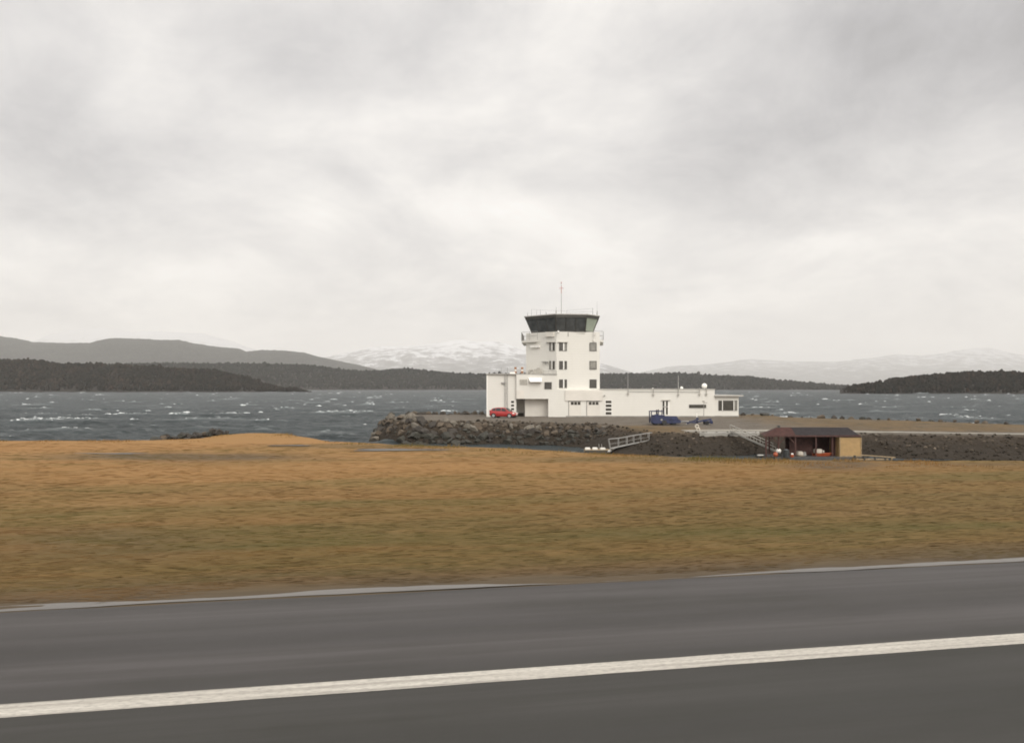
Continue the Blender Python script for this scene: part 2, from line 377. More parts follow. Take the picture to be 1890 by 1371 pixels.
def puddles():
    # standing water along the asphalt edge: a level sheet, the uneven turf shapes its shore
    n = 900; xs = np.linspace(-60, 110, n)
    w = .26*np.clip(.9+3.8*fbm(xs*.16, xs*0+2, 4, 51), .03, 2.2)
    V = np.zeros((2*n, 3)); V[:n, 0] = xs; V[:n, 1] = EDGE+.16+.26*fbm(xs*.3, xs*0, 4, 53); V[n:, 0] = xs; V[n:, 1] = EDGE+.15+w+.10*fbm(xs*1.6, xs*0+4, 3, 57); V[:, 2] = -.012
    o = np_mesh('roadside_puddle', V, grid_faces(2, n), M_PUD, False); o.rotation_euler.z = RA; tag(o, kind='structure')
    for (px0, px1, py, h) in [(150, 270, 837, 2.0), (655, 800, 829.5, 4.0), (500, 575, 822, 1.5)]:
        V = []; m = 40; c = PZ((px0+px1)/2, py, .03); rx = (px1-px0)/2/F*c.y; ry = h/2*c.y/(py-715)
        for k in range(m):
            a = 2*math.pi*k/m; q = 1+.28*math.sin(3*a+px0)+.15*math.sin(5*a+1)
            X = c.x+rx*math.cos(a)*q; Y = c.y+ry*math.sin(a)*q
            V.append((X, Y, 0))
        zz = max(float(field_height(np.array([v[0]]), np.array([v[1]]))[0][0]) for v in V+[(c.x, c.y, 0)])+.012
        o = link_mesh('field_puddle', [(x, y, zz) for x, y, _ in V], [tuple(range(m))], M_PUD2); tag(o, kind='structure')
puddles()
def blades():
    # wind-flattened straw: leaf-thin blades lying over towards the wind
    N = 110000
    u = rng.uniform(-.72, .72, N); t = rng.uniform(0, 1, N); Y = 1/(1/17.0+(1/66.0-1/17.0)*t); X = u*Y
    Z, d, off = field_height(X, Y)
    k = (off > .8+1.3*(vnoise(X*.5, Y*.9, 77)-.3)) & (d > .15); X, Y, Z = X[k], Y[k], Z[k]; n = len(X)
    ln = rng.uniform(.25, .85, n)*(.6+.02*Y); h = rng.uniform(.003, .018, n)*(1+.010*Y); an = RA+rng.normal(0, .10, n)+math.pi*(rng.uniform(0, 1, n) < .4)
    w = rng.uniform(.003, .007, n)*(.5+.030*Y)
    dx, dy = np.cos(an), np.sin(an)
    base = np.stack([X, Y, Z-.01], 1); tip = base+np.stack([dx*ln, dy*ln, h], 1); sd = np.stack([-dy*w, dx*w, w*.12], 1); midp = base*.5+tip*.5; midp[:, 2] += h*.35
    V = np.empty((n, 4, 3)); V[:, 0] = base-sd*.6; V[:, 1] = midp-sd; V[:, 2] = tip; V[:, 3] = midp+sd
    tone = np.clip(.10+1.35*fbm(X*.07, Y*.22, 4, 61)+rng.normal(0, .045, n)+np.clip((off[k]-4)/48, 0, .55)*np.clip(1.1-.5*u[k], .4, 1), 0, 1)  # rightward darkening of the blades paints the same lens vignetting
    o = np_mesh('grass', V.reshape(-1, 3), np.arange(n*4).reshape(n, 4), M_BLADE, False, {'tone': np.repeat(tone, 4)})
    tag(o, 'dry straw coloured grass flattened by wind across the airfield', 'grass', kind='stuff')
    # taller tufts on the brow of the shore
    N = 9000; u = rng.uniform(-.75, .72, N); D = np.interp(u, SHX, SHD); Y = D-np.abs(rng.normal(0, 1.6, N))-.2; X = u*Y
    Z, d, off = field_height(X, Y); n = N
    cl = np.clip(vnoise(X*.5, Y*.5, 88)*1.5-.35, 0.05, 1)
    ln = rng.uniform(.08, .30, n)*cl*1.1; an = rng.uniform(0, 6.28, n); le = rng.uniform(.1, .5, n)*ln; w = rng.uniform(.012, .03, n)
    base = np.stack([X, Y, Z-.02], 1); tip = base+np.stack([le+np.cos(an)*.05, np.sin(an)*.05, ln], 1)
    sd = np.stack([w, w*0, w*0], 1)
    V = np.empty((n, 3, 3)); V[:, 0] = base-sd; V[:, 1] = base+sd; V[:, 2] = tip
    tone = np.clip(.62+rng.normal(0, .2, n), 0, 1)
    o = np_mesh('shore_grass', V.reshape(-1, 3), np.arange(n*3).reshape(n, 3), M_BLADE, False, {'tone': np.repeat(tone, 3)})
    tag(o, 'tufts of longer straw grass along the brow of the shore', 'grass', kind='stuff')
blades()

# ------------------------------------------------------------------ quay land, breakwater
FRONT = [(724, 128), (745, 125.5), (820, 125), (900, 124.5), (1050, 121), (1120, 118), (1160, 111), (1200, 106.8), (1235, 105), (1290, 105), (1400, 104.5), (1600, 102.5), (1890, 99), (2400, 92), (3200, 85)]
BACK = [(3200, 106), (2400, 111), (1890, 117), (1600, 127), (1450, 138), (1400, 152), (900, 156), (755, 149), (718, 138)]
POLY = np.array([XY(*q) for q in FRONT+BACK])
def poly_sd(X, Y):
    d2 = np.full(X.shape, 1e18); ins = np.zeros(X.shape, bool); n = len(POLY)
    for i in range(n):
        a = POLY[i]; b = POLY[(i+1) % n]; e = b-a
        t = np.clip(((X-a[0])*e[0]+(Y-a[1])*e[1])/(e@e), 0, 1)
        d2 = np.minimum(d2, (X-a[0]-t*e[0])**2+(Y-a[1]-t*e[1])**2)
        c = ((a[1] > Y) != (b[1] > Y)); xi = (b[0]-a[0])*(Y-a[1])/(b[1]-a[1]+1e-12)+a[0]
        ins ^= c & (X < xi)
    d = np.sqrt(d2); return np.where(ins, d, -d)
def ztop(X, Y): return -1.25+.75*np.clip((Y-106)/19.0, 0, 1)
def land_height(X, Y):
    sd = poly_sd(X, Y)+.5*fbm(X*.35, Y*.35, 3, 71)
    zt = ztop(X, Y)
    z = zt+.10*fbm(X*.3, Y*.3, 3, 72)*np.clip(sd/3, 0, 1)
    steep = np.interp(X, [-19, -15, 8, 13, 26, 29, 41, 45], [1.3, .62, .60, .42, .42, .62, .62, .33])
    z = np.where(sd < 0, zt+sd*steep+.45*fbm(X*.9, Y*.9, 3, 73)*np.clip(-sd/1.0, 0, 1)+.30*fbm(X*2.0, Y*2.0, 3, 74)*np.clip(-sd/.6, 0, 1), z)
    return np.maximum(z, WZ-2.0), sd
def land():
    xs = np.concatenate([np.arange(-30, 75, .45), np.linspace(75.5, 150, 60)]); ys = np.arange(74, 164, .45)
    X, Y = np.meshgrid(xs, ys); Z, sd = land_height(X, Y)
    slope = np.clip(-sd/.8+.2, 0, 1)
    g = np.clip(1.2-np.hypot((X-19)/8, (Y-110)/6.5), 0, 1)*1.4
    g = np.maximum(g, np.clip((X-33)/10, 0, 1)*np.clip((Y-106-(X-50)*-.12)/3, 0, 1)*.9)
    g = np.clip(g+.9*fbm(X*.3, Y*.3, 4, 75)*(g > .02), 0, 1)
    V = np.stack([X.ravel(), Y.ravel(), Z.ravel()], 1)
    o = np_mesh('quay_ground', V, grid_faces(len(ys), len(xs)), M_LAND, True, {'slope': slope.ravel(), 'grass': g.ravel()})
    tag(o, kind='structure')
land()
def strip(name, pts, half, m, lift=.03):
    """a road laid over the quay ground: pts are (px, depth)"""
    C = np.array([XY(*q) for q in pts]); seg = np.hypot(*np.diff(C, axis=0).T); s = np.r_[0, np.cumsum(seg)]; k = int(s[-1]/.5)
    q = np.linspace(0, s[-1], k); X = np.interp(q, s, C[:, 0]); Y = np.interp(q, s, C[:, 1]); tx, ty = np.gradient(X), np.gradient(Y); L = np.hypot(tx, ty); nx, ny = -ty/L, tx/L
    V = []
    for j, w in enumerate(np.linspace(-1, 1, 5)):
        wx = half*w*(1+.15*fbm(q*.3, q*0+j, 2, 9)); xx = X+nx*wx; yy = Y+ny*wx
        V.append(np.stack([xx, yy, land_height(xx, yy)[0]+lift], 1))
    o = np_mesh(name, np.concatenate(V), grid_faces(5, k), m, True); tag(o, kind='structure')
strip('access_road', [(1262, 107.5), (1330, 108.2), (1430, 107.8), (1600, 106), (1890, 101.5), (2400, 94.5)], 1.25, M_ROAD)

# ------------------------------------------------------------------ boulders
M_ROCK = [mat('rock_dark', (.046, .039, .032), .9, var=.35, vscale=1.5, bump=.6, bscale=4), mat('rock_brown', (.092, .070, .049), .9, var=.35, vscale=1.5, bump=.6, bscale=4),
          mat('rock_grey', (.135, .118, .094), .9, var=.3, vscale=1.5, bump=.6, bscale=4), mat('rock_pale', (.24, .21, .165), .9, var=.25, vscale=1.5, bump=.5, bscale=4),
          mat('rock_tide', (.030, .028, .020), .75, var=.4, vscale=1.5, bump=.6, bscale=4)]
def land_z(x, y): return float(land_height(np.array([x]), np.array([y]))[0][0])
def rock_mesh(seed, m):
    r = random.Random(seed); bm = bmesh.new(); bmesh.ops.create_icosphere(bm, subdivisions=2, radius=1)
    for k in range(14):                       # knock flat facets off
        n = Vector((r.gauss(0, 1), r.gauss(0, 1), r.gauss(0, 1))).normalized(); c = r.uniform(.42, .74)
        for v in bm.verts:
            t = v.co.dot(n)
            if t > c: v.co -= n*(t-c)
    for v in bm.verts: v.co *= 1+r.uniform(-.05, .05)
    me = bpy.data.meshes.new('boulder'); bm.to_mesh(me); bm.free(); me.materials.append(m); return me
ROCKS = [[rock_mesh(10*i+j, M_ROCK[i]) for j in range(5)] for i in range(5)]
RL = ['dark grey angular boulder in the rock slope of the quay', 'brown grey angular boulder in the rock slope of the quay', 'mid grey angular boulder in the rock slope of the quay',
      'pale angular boulder standing out in the rock slope of the quay', 'blackish weed stained boulder at the waterline of the quay']
RG = ['dark boulders of the quay slope', 'brown boulders of the quay slope', 'grey boulders of the quay slope', 'pale boulders of the quay slope', 'waterline boulders of the quay']
def boulder(x, y, z, s, kind, label=None, group=None):
    o = bpy.data.objects.new('boulder', random.choice(ROCKS[kind])); COL.objects.link(o)
    o.location = (x, y, z); o.scale = (s*random.uniform(.8, 1.35), s*random.uniform(.8, 1.1), s*random.uniform(.6, .95))
    o.rotation_euler = (random.uniform(-.5, .5), random.uniform(-.5, .5), random.uniform(0, 6.28))
    tag(o, label or RL[kind], 'boulder', group or RG[kind]); return o
def boulders():
    # front face of the breakwater, course by course
    for row, (out, cnt) in enumerate([(.1, 30), (1.1, 38), (2.2, 40), (3.3, 40), (4.4, 38)]):
        for i in range(cnt):
            t = (i+random.uniform(-.35, .35))/cnt; px = 712+t*415
            D = np.interp(px, [q[0] for q in FRONT], [q[1] for q in FRONT])-out*1.05+random.uniform(-.3, .3)
            x = (px-945)/F*D; z = float(land_height(np.array([x]), np.array([D]))[0][0])
            if z < WZ-.7: continue
            s = random.choice([.38, .5, .65, .85, 1.1])*random.uniform(.85, 1.15)*(1.05 if px < 900 else .85)
            if row >= 3: k = 4 if random.random() < .8 else 0
            elif row == 2: k = random.choice([0, 0, 0, 1, 4])
            else: k = random.choice([0, 1, 1, 1, 2, 0, 0, 2, 1, 3] if px < 1000 else [0, 0, 1, 1, 2])
            if row == 0: s *= .6 if px > 850 else .85
            boulder(x, D, z-.12*s, s, k)
    for i in range(40):                       # the head of the breakwater
        t = random.random(); D = 126+t*14; px = 704+random.uniform(-13, 20)
        x = (px-945)/F*D; z = float(land_height(np.array([x]), np.array([D]))[0][0]); boulder(x, D, max(z, WZ-.2)+.2, random.uniform(.6, 1.1), random.choice([0, 1, 2, 4]))
    for i in range(9):
        px = 738+i*3.4; D = 126.5+i*1.2; x = (px-945)/F*D; boulder(x, D, -.35+random.uniform(-.1, .25), random.uniform(.6, .9), random.choice([1, 2, 2]))
    for i in range(20):                       # seaward edge, left of the building
        px = 755+i*7.2+random.uniform(-2, 2); D = 150.5+random.uniform(-1, 2.5); x = (px-945)/F*D
        boulder(x, D, -.45+random.uniform(-.2, .2), random.uniform(.5, 1.0), random.choice([0, 0, 1]), 'dark boulder along the seaward edge beside the red car', 'boulders on the seaward edge by the car')
    for i in range(28):                       # seaward edge, right of the building
        px = 1372+i*18+random.uniform(-5, 5); D = np.interp(px, [1372, 1400, 1450, 1600, 1890], [147, 146, 138.6, 127.6, 117.6])+random.uniform(-.3, 1.2); x = (px-945)/F*D
        z = float(ztop(np.array([x]), np.array([D]))[0])
        boulder(x, D, z-.1+random.uniform(-.2, .25), random.uniform(.4, .9)*(1.0 if px < 1620 else .7), random.choice([0, 0, 4, 1]), 'dark boulder along the seaward edge beyond the road', 'boulders on the seaward edge beyond the road')
    for i in range(24):                       # the little rocky point on the near shore
        t = i/23; px = 285+t*125+random.uniform(-8, 8); D = 73.0+random.uniform(0, 3)+t*2; x = (px-945)/F*D
        top = np.interp(px, [280, 310, 350, 400, 440], [808, 798, 793, 786, 792]); z = EYE+(715-top)/F*D-random.uniform(.3, .8)
        boulder(x, D, z-.1, random.uniform(.38, .62), random.choice([0, 0, 4, 1]), 'dark boulder of the small rocky point on the grassy near shore', 'boulders of the near rocky point')
    for px, D, z, s in [(552, 71, -.10, .22), (563, 70.5, -.15, .3), (572, 70.8, -.3, .28), (20, 69.2, -.35, .4), (60, 69.4, -.4, .4)]:
        boulder((px-945)/F*D, D, z, s, 0, 'small dark stone where the near grass meets the water', 'stones at the near grass edge')
boulders()
def rubble():
    # small stones between and beyond the boulders, far past counting: one mesh
    Vs = []; Fs = []; n0 = 0; fx = [q[0] for q in FRONT]; fd = [q[1] for q in FRONT]
    src = [np.array([v.co for v in ROCKS[0][j].vertices]) for j in range(5)]; sf = [np.array([list(p.vertices) for p in ROCKS[0][j].polygons]) for j in range(5)]
    tone = []
    for i in range(1700):
        q = random.random()
        if q < .35: px = random.uniform(715, 1130); dd = random.uniform(0, 5.5); s_ = random.uniform(.10, .32)
        elif q < .6: px = random.uniform(1110, 1400); dd = random.uniform(-.3, 6.5); s_ = random.uniform(.08, .26)
        else: px = random.uniform(1560, 2050); dd = random.uniform(-.2, 8.0); s_ = random.uniform(.08, .26)
        D = np.interp(px, fx, fd)-dd; x = (px-945)/F*D; z = land_z(x, D)
        if z < WZ-.2: continue
        j = i % 5; M_ = np.array((Matrix.Rotation(random.uniform(0, 6.28), 3, 'Z') @ Matrix.Rotation(random.uniform(-1, 1), 3, 'X')))
        V = (src[j]*[s_*1.3, s_, s_*.8]) @ M_.T+[x, D, z]; Vs.append(V); Fs.append(sf[j]+n0); n0 += len(V); tone.append(np.full(len(V), min(1, max(0, random.gauss(.4, .22)))*(.35 if z < WZ+.9 else 1)))
    o = np_mesh('rubble', np.concatenate(Vs), np.concatenate(Fs), M_RUB, False, {'tone': np.concatenate(tone)})
    tag(o, 'small dark stones strewn over the earth banks of the quay', 'rubble', kind='stuff')
def rub_mat():
    g = NT('rubble'); return g.out(g.ramp(g.attr('tone'), [(0, (.018, .015, .011)), (.5, (.056, .044, .032)), (1, (.16, .13, .10))]), .9, .2)
M_RUB = rub_mat()
rubble()
# core of the rocky point
def point_core():
    c = XY(375, 76.5); n = 40; b = MB()
    ring = lambda r, z: [(c[0]+r*5.2*math.cos(a)*(1+.1*math.sin(4*a)), c[1]+r*3.0*math.sin(a), z) for a in [2*math.pi*k/n for k in range(n)]]
    b.hexa(ring(1.25, WZ-1), ring(.6, -.15)); o = b.build('rock_point', M_ROCK[0]); tag(o, kind='structure')
point_core()

# ------------------------------------------------------------------ control tower building
def wall_material():
    g = NT('white_cladding'); x, y, z = g.pos(); n = g.noise(.35, 5, .6); st = g.noise(1.4, 4, .6, (1, 1, .12))
    col = g.mix(n, (.66, .64, .585), (.72, .70, .65))
    col = g.mix(g.ramp(st, [(.55, 0.0), (.8, .25)]), col, (.56, .535, .475))
    f = g.math('FRACT', g.math('MULTIPLY', z, 1/.42)); line = g.math('LESS_THAN', f, .07)
    col = g.mix(g.math('MULTIPLY', line, .3), col, (.50, .47, .41))
    g.bump(g.math('MULTIPLY', line, -1.0), .4, .02)
    return g.out(col, .6, .3)
M_WALL = wall_material()
M_WALL2 = mat('grey_white_panel', (.66, .625, .565), .65, var=.06, vscale=.6)
M_WHITE = mat('white_paint', (.82, .80, .75), .5, var=.05)
M_COPE = mat('grey_coping', (.40, .385, .35), .5, var=.1)
M_DARK = mat('dark_frame', (.052, .048, .040), .5, var=.2)
M_PANE = mat('window_pane', (.060, .055, .046), .12, var=.25, vscale=1.2)
M_PANE2 = mat('blind_pane', (.230, .220, .195), .25, var=.25, vscale=1.5)
M_CABG = mat('cab_glass', (.070, .074, .074), .10, var=.3, vscale=1)
M_GREEN = mat('green_tinted_pane', (.310, .345, .280), .2, var=.1, vscale=1)
M_STEEL = mat('galvanised_steel', (.33, .32, .30), .45, .5, var=.15)
M_CONC = mat('concrete', (.30, .285, .255), .9, var=.2, vscale=1.2, bump=.3, bscale=8)
M_COPPER = mat('rusty_brown_metal', (.30, .135, .060), .6, var=.25)
M_ROOF = mat('roof_felt', (.085, .082, .078), .9, var=.25)
M_SHADE = mat('grey_louvre', (.36, .34, .30), .6, var=.15, vscale=4)
M_RED = mat('mast_red', (.42, .17, .15), .5)
B0 = Vector((*XY(1040, 143), -.5))
BLD = thing('control_tower', B0, 'white airport control tower with dark glass cab and low flat roofed wings', 'control tower')
B = lambda: MB(B0)
class Plane:
    """a vertical wall line through two (px, depth) points; at() puts a photo pixel on it"""
    def __init__(s, a, b):
        s.a = Vector((*XY(*a), 0)); s.b = Vector((*XY(*b), 0)); s.t = (s.b-s.a).normalized(); s.n = Vector((s.t.y, -s.t.x, 0))
        if s.n.y > 0: s.n = -s.n
    def at(s, px, py, push=0.0):
        u = (px-945)/F; D = (s.a.x*s.t.y-s.a.y*s.t.x)/(u*s.t.y-s.t.x)
        return P(px, py, D)+s.n*push
def slab(b, pl, x0, x1, y0, y1, p0, p1):
    q = lambda p: [pl.at(x0, y1, p), pl.at(x1, y1, p), pl.at(x1, y0, p), pl.at(x0, y0, p)]
    return b.hexa(q(p0), q(p1))
def window(pl, x0, x1, y0, y1, panes=1, pm=None, fm=None, name='window', fr=.8, mull=None, parent=None, gap=.9):
    fm = fm or M_DARK; b = B()
    slab(b, pl, x0, x1, y0, y0+fr, .002, .07); slab(b, pl, x0, x1, y1-fr, y1, .002, .09)
    slab(b, pl, x0, x0+fr, y0+fr, y1-fr, .002, .068); slab(b, pl, x1-fr, x1, y0+fr, y1-fr, .002, .068)
    cuts = mull or [x0+(x1-x0)*k/panes for k in range(1, panes)]
    for c in cuts: slab(b, pl, c-gap/2, c+gap/2, y0+fr, y1-fr, .002, .066)
    w = b.build(name, fm, parent or BLD)
    if gap > 1.3:
        for c in cuts: slab(B(), pl, c-gap/2, c+gap/2, y0+.1, y1-.1, .0925, .11).build('mullion', M_WHITE, w)
    ed = [x0+fr]+[e for c in cuts for e in (c-gap/2, c+gap/2)]+[x1-fr]
    for i in range(0, len(ed), 2):
        m = pm[i//2] if isinstance(pm, list) else (pm or M_PANE)
        slab(B(), pl, ed[i], ed[i+1], y0+fr, y1-fr, .002, .03).build('pane', m, w)
    return w
def building():
    zg = -.9
    C, Rr, Lf = (1027, 139.7), (1107, 141.0), (971, 144.2)
    sh = [XY(*C), XY(*Rr), XY(1099, 152.5), XY(986, 153.5), XY(*Lf)]
    zt = P(0, 612, 139.7).z
    B().prism(sh, zg, zt).build('tower_wall', M_WALL, BLD)
    PR = Plane(C, Rr); PL = Plane(Lf, C)
    # lower blocks
    zl = P(0, 691, 139.5).z; zw = P(0, 719, 139.2).z; zo = P(0, 736, 139.2).z
    D1 = 139.2
    lb = B(); lb.prism([XY(898, 139.7), XY(953, 139.7), (XY(953, 139.7)[0], 152), (XY(898, 139.7)[0], 152)], zg, zl); lb.build('side_block', M_WALL, BLD)
    x0 = XY(953, D1)[0]; x1 = XY(1012, D1)[0]; x2 = XY(1028, D1)[0]
    mb = B(); mb.box(x0+.01, x1, D1, 151, zo, zl-.03); mb.box(x1, x2, D1, 151, zg, zl-.03); mb.build('middle_block', M_WALL, BLD)
    b = B(); b.box(XY(968, D1)[0], x1, D1+1.7, D1+1.9, zg, zo); b.box(x0+.01, XY(968, D1)[0]+.2, D1+4.2, D1+4.4, zg, zo); b.box(XY(968, D1)[0], XY(968, D1)[0]+.2, D1+1.9, D1+4.2, zg, zo); b.build('porch_wall', M_WALL2, BLD)
    B().box(XY(967.3, D1)[0], XY(968.9, D1)[0], D1+.05, D1+.2, zg, zo).build('porch_post', M_DARK, BLD)
    B().box(x0+.2, XY(967, D1)[0], D1+3.4, D1+4.15, zg, .05).build('porch_dark_strip', M_ROCK[0], BLD)  # low dark box along the back of the porch
    B().prism([XY(896.8, 139.4), (x2, 139.0), (x2, 151.4), (XY(896.8, 139.4)[0], 152.2)], zl, zl+.12).build('block_coping', M_COPE, BLD)
    xe = XY(1319, D1)[0]
    B().box(x2, xe, D1, 151, zg, zw).build('low_wing', M_WALL, BLD)
    B().box(XY(1107.5, D1)[0], xe+.08, D1-.10, 151.1, zw, zw+.14).build('wing_coping', M_COPE, BLD)
    PW = Plane((1028, D1), (1319, D1))
    slab(B(), PW, 1043, 1112, 720.5, 739.5, .003, .16).build('fascia_panel', M_WALL2, BLD)  # greyer colour stands in for the shading on the fascia
    slab(B(), PW, 953.5, 967.5, 720, 735.8, .003, .02).build('fascia_panel', M_WALL2, BLD)  # fascia shading painted here too, over the porch
    # end room with lower roof
    xr = XY(1364, D1)[0]; ze = P(0, 731.5, D1).z
    B().box(xe, xr, D1+.25, 150, zg, ze).build('end_room', M_WALL, BLD)
    B().box(xe+.02, XY(1371, D1)[0], D1-.35, 150.6, ze, ze+.22).build('end_roof', M_COPE, BLD)
    PE = Plane((1319, D1+.25), (1364, D1+.25))
    window(PE, 1326, 1360.5, 739, 757.5, 3, [M_PANE, M_PANE, M_PANE2], M_DARK, 'corner_window', .7, [1333.2, 1354.3], gap=1.4)
    # plinths
    b = B(); b.box(x2+1.5, xe+.02, D1-.12, D1-.003, zg, P(0, 767.3, D1).z); b.build('plinth', M_CONC, BLD)
    b = B(); b.box(xe+.03, xr+.06, D1+.12, D1+.247, zg, P(0, 767, D1).z); b.build('plinth', M_CONC, BLD)
    # tower windows: a pair wraps the corner on each floor, one near the right corner
    for (y0, y1) in ((632.3, 647.3), (666.2, 681.5), (700.2, 715.8)):
        window(PR, 1032, 1046.3, y0, y1, 2, [M_PANE, M_PANE2 if y0 < 660 else M_PANE], M_DARK, 'tower_window', .7, [1040.2], gap=2.2)
        window(PR, 1088, 1101, y0, y1+.4, 1, [M_PANE2 if y0 < 690 else M_PANE], M_DARK, 'tower_window', 1.0)
        if y0 < 690: window(PL, 1014.2, 1024, y0, y1, 2, [M_PANE2, M_PANE], M_DARK, 'tower_window', .6, [1019.4], gap=1.6)
    slab(B(), PR, 1029, 1047.5, 631.2, 632.2, .003, .3).build('sun_shade', M_SHADE, BLD)
    slab(B(), PL, 1009, 1026, 631.2, 632.2, .003, .3).build('sun_shade', M_SHADE, BLD)
    # vent hoods, lamp, louvre
    b = B(); q = lambda p, y0, y1, x0=981, x1=997: [PL.at(x0, y1, p), PL.at(x1, y1, p), PL.at(x1, y0, p), PL.at(x0, y0, p)]
    slab(b, PL, 981, 997, 637.5, 641.5, .003, .35); b.build('vent_hood', M_WHITE, BLD)
    slab(B(), PL, 1003, 1012, 667, 668.5, .003, .5).build('lamp_arm', M_STEEL, BLD)
    slab(B(), PL, 1010.5, 1013, 668.5, 671, .3, .6).build('wall_lamp', M_STEEL, BLD)
    PM = Plane((953, D1), (1028, D1))
    slab(B(), PM, 959.3, 972.8, 700.3, 710.2, .003, .06).build('louvre', M_SHADE, BLD)
    window(PM, 1005, 1018.3, 705.2, 718, 1, None, M_DARK, 'window', .7)
    b = B(); a = [PM.at(975, 705, .003), PM.at(1000, 705, .003), PM.at(1000, 697, .003), PM.at(975, 697, .003)]
    c = [PM.at(978.5, 705, .9), PM.at(1000, 705, .9), PM.at(1000, 704, .9), PM.at(978.5, 704, .9)]
    b.hexa(a, c); b.build('canopy', M_WHITE, BLD)
    # side block: ladder, box lamp, slit window
    PS = Plane((898, 139.7), (953, 139.7))
    b = B()
    for x in (931.3, 936.5): slab(b, PS, x, x+.6, 690, 757, .12, .17)
    for k in range(26): slab(b, PS, 931.9, 936.5, 691+k*2.6, 691.5+k*2.6, .13, .16)
    for x in (925, 936.5): slab(b, PS, x, x+.5, 678, 691, .12, .17)
    b.build('ladder', M_STEEL, BLD)
    slab(B(), PS, 925.5, 933, 705.2, 707.6, .003, .35).build('wall_lamp', M_STEEL, BLD)
    for k in range(3): pass
    w = B()
    slab(w, PS, 942.2, 949.6, 738.6, 759, .003, .05); w = w.build('side_window', M_WHITE, BLD)
    for k in range(3): slab(B(), PS, 943.2, 948.9, 739.5+k*6.6, 743.8+k*6.6, .051, .06).build('pane', M_PANE, w)
    slab(B(), PS, 898, 900.3, 691.8, 768, .003, .05).build('corner_trim', M_WHITE, BLD)
    # garage doors
    for x0_, x1_ in ((1050, 1072.5), (1083.2, 1107.5)):
        b = B(); slab(b, PW, x0_, x1_, 741, 768, .003, .05); d = b.build('garage_door', M_WALL2, BLD)
        n = 3; x = x0_+3.6; wd = 5.1
        for k in range(n): slab(B(), PW, x+k*6.3, x+k*6.3+wd, 741.6, 747, .051, .07).build('pane', M_PANE, d)
        b = B(); slab(b, PW, x0_-1.2, x1_, 739.9, 740.8, .003, .10); slab(b, PW, x0_-.5, x0_+.1, 740.8, 768, .052, .08); b.build('door_shadow_line', M_DARK, d)  # dark strips paint the shadow line over the door and its dark left edge
    # stacked slit window on the wing
    w = B(); slab(w, PW, 1116.6, 1129.6, 738.4, 766, .003, .05); w = w.build('slit_window', M_WHITE, BLD)
    for k in range(4): slab(B(), PW, 1117.8, 1128.6, 739.2+k*7.0, 744+k*7.0, .051, .065).build('pane', M_PANE, w)
    # glazed double door
    b = B(); slab(b, PW, 1221.6, 1235.5, 738.8, 765.8, .003, .06); d = b.build('double_door', M_WHITE, BLD)
    for x in (1222.7, 1229): slab(B(), PW, x, x+3.6, 739.8, 764.8, .061, .075).build('pane', M_PANE, d)
    slab(B(), PW, 1222.7, 1232.6, 749.6, 751.4, .076, .1).build('push_bar', M_STEEL, d)
    slab(B(), PW, 1221, 1237, 738, 738.7, .003, .35).build('door_hood', M_SHADE, d)
    window(PW, 1271.8, 1303.2, 746.6, 752.6, 3, None, M_DARK, 'strip_window', .5)
    slab(B(), PW, 1114.5, 1116.6, 729, 731, .003, .3).build('wall_lamp', M_STEEL, BLD)
    # pipe run under the eaves with its brackets
    b = B(); b.tube(PW.at(1159, 722.6, .12), PW.at(1291, 723.4, .12), .035); b.build('conduit', M_STEEL, BLD)
    for x, l in ((1159, 730), (1205.6, 732), (1251.8, 732), (1290.8, 731), (1303.5, 731)):
        b = B(); slab(b, PW, x-.5, x+.5, 716, l, .17, .24); slab(b, PW, x-2.0, x+2.0, l-4.3, l-3.2, .1, .3); b.build('bracket', M_SHADE, BLD)
    # antennas and domes on the wing roof
    q = P(1300, 712.3, 144); B().ball(q, .47, n=18, m=10, z0=-.8).tube(q-Vector((0, 0, .9)), q-Vector((0, 0, .3)), .07).build('radome', M_WHITE, BLD, True)
    q = P(1258, 716.2, 143); B().ball(q, .28, n=14, m=8).tube(q-Vector((0, 0, .5)), q-Vector((0, 0, .2)), .05).build('radome', M_WHITE, BLD, True)
    q = P(1205, 716.8, 142); B().ball(q, .13).tube(q-Vector((0, 0, .4)), q, .04).build('roof_lamp', M_WHITE, BLD, True)
    B().tube(P(1252, 720, 142), P(1252, 693, 142), .03, 6, .02).build('whip_antenna', M_WHITE, BLD)
    B().tube(P(1159, 720, 142), P(1159, 686, 142), .02, 6, .012).build('whip_antenna', M_WHITE, BLD)
    # roof of the lower block: flues, cowl, vents
    for px in (951.5, 963.8):
        f = B().tube(P(px, 691, 143.5), P(px, 677, 143.5), .19, 10).build('flue', M_WALL2, BLD, True)
        for y in (679.5, 687): B().tube(P(px, y+2, 143.5), P(px, y-2, 143.5), .205, 10).build('flue_band', M_COPPER, f, True)
    b = B(); prof = [(982, 690), (984, 685), (986, 681.5), (990, 680.5), (992, 678.6), (996, 679), (998, 682.5), (1001, 688), (1001, 690)]
    b.hexa([P(x, y, 141.3) for x, y in prof], [P(x, y-.2, 142.9) for x, y in prof]); b.build('roof_cowl', M_SHADE, BLD, bevel=.05)
    b = B().tube(P(976.5, 690.5, 142.3), P(977, 684, 142.3), .22, 8).tube(P(977, 684.5, 142.3), P(983, 682.5, 142.3), .18, 8); b.build('roof_vent', M_SHADE, BLD, True)
    b = B().box(*(XY(941, 142)[0], XY(951, 142)[0]), 141.5, 143.5, zl+.12, zl+.45); b.build('roof_hatch', M_WHITE, BLD)
    b = B()
    for px in (1003, 1012, 1021, 1027): b.tube(P(px, 691, 139.6), P(px, 684.5, 139.6), .02)
    for y in (684.7, 687.8): b.tube(P(1003, y, 139.6), P(1027, y, 139.6), .02)
    b.build('roof_railing', M_STEEL, BLD)
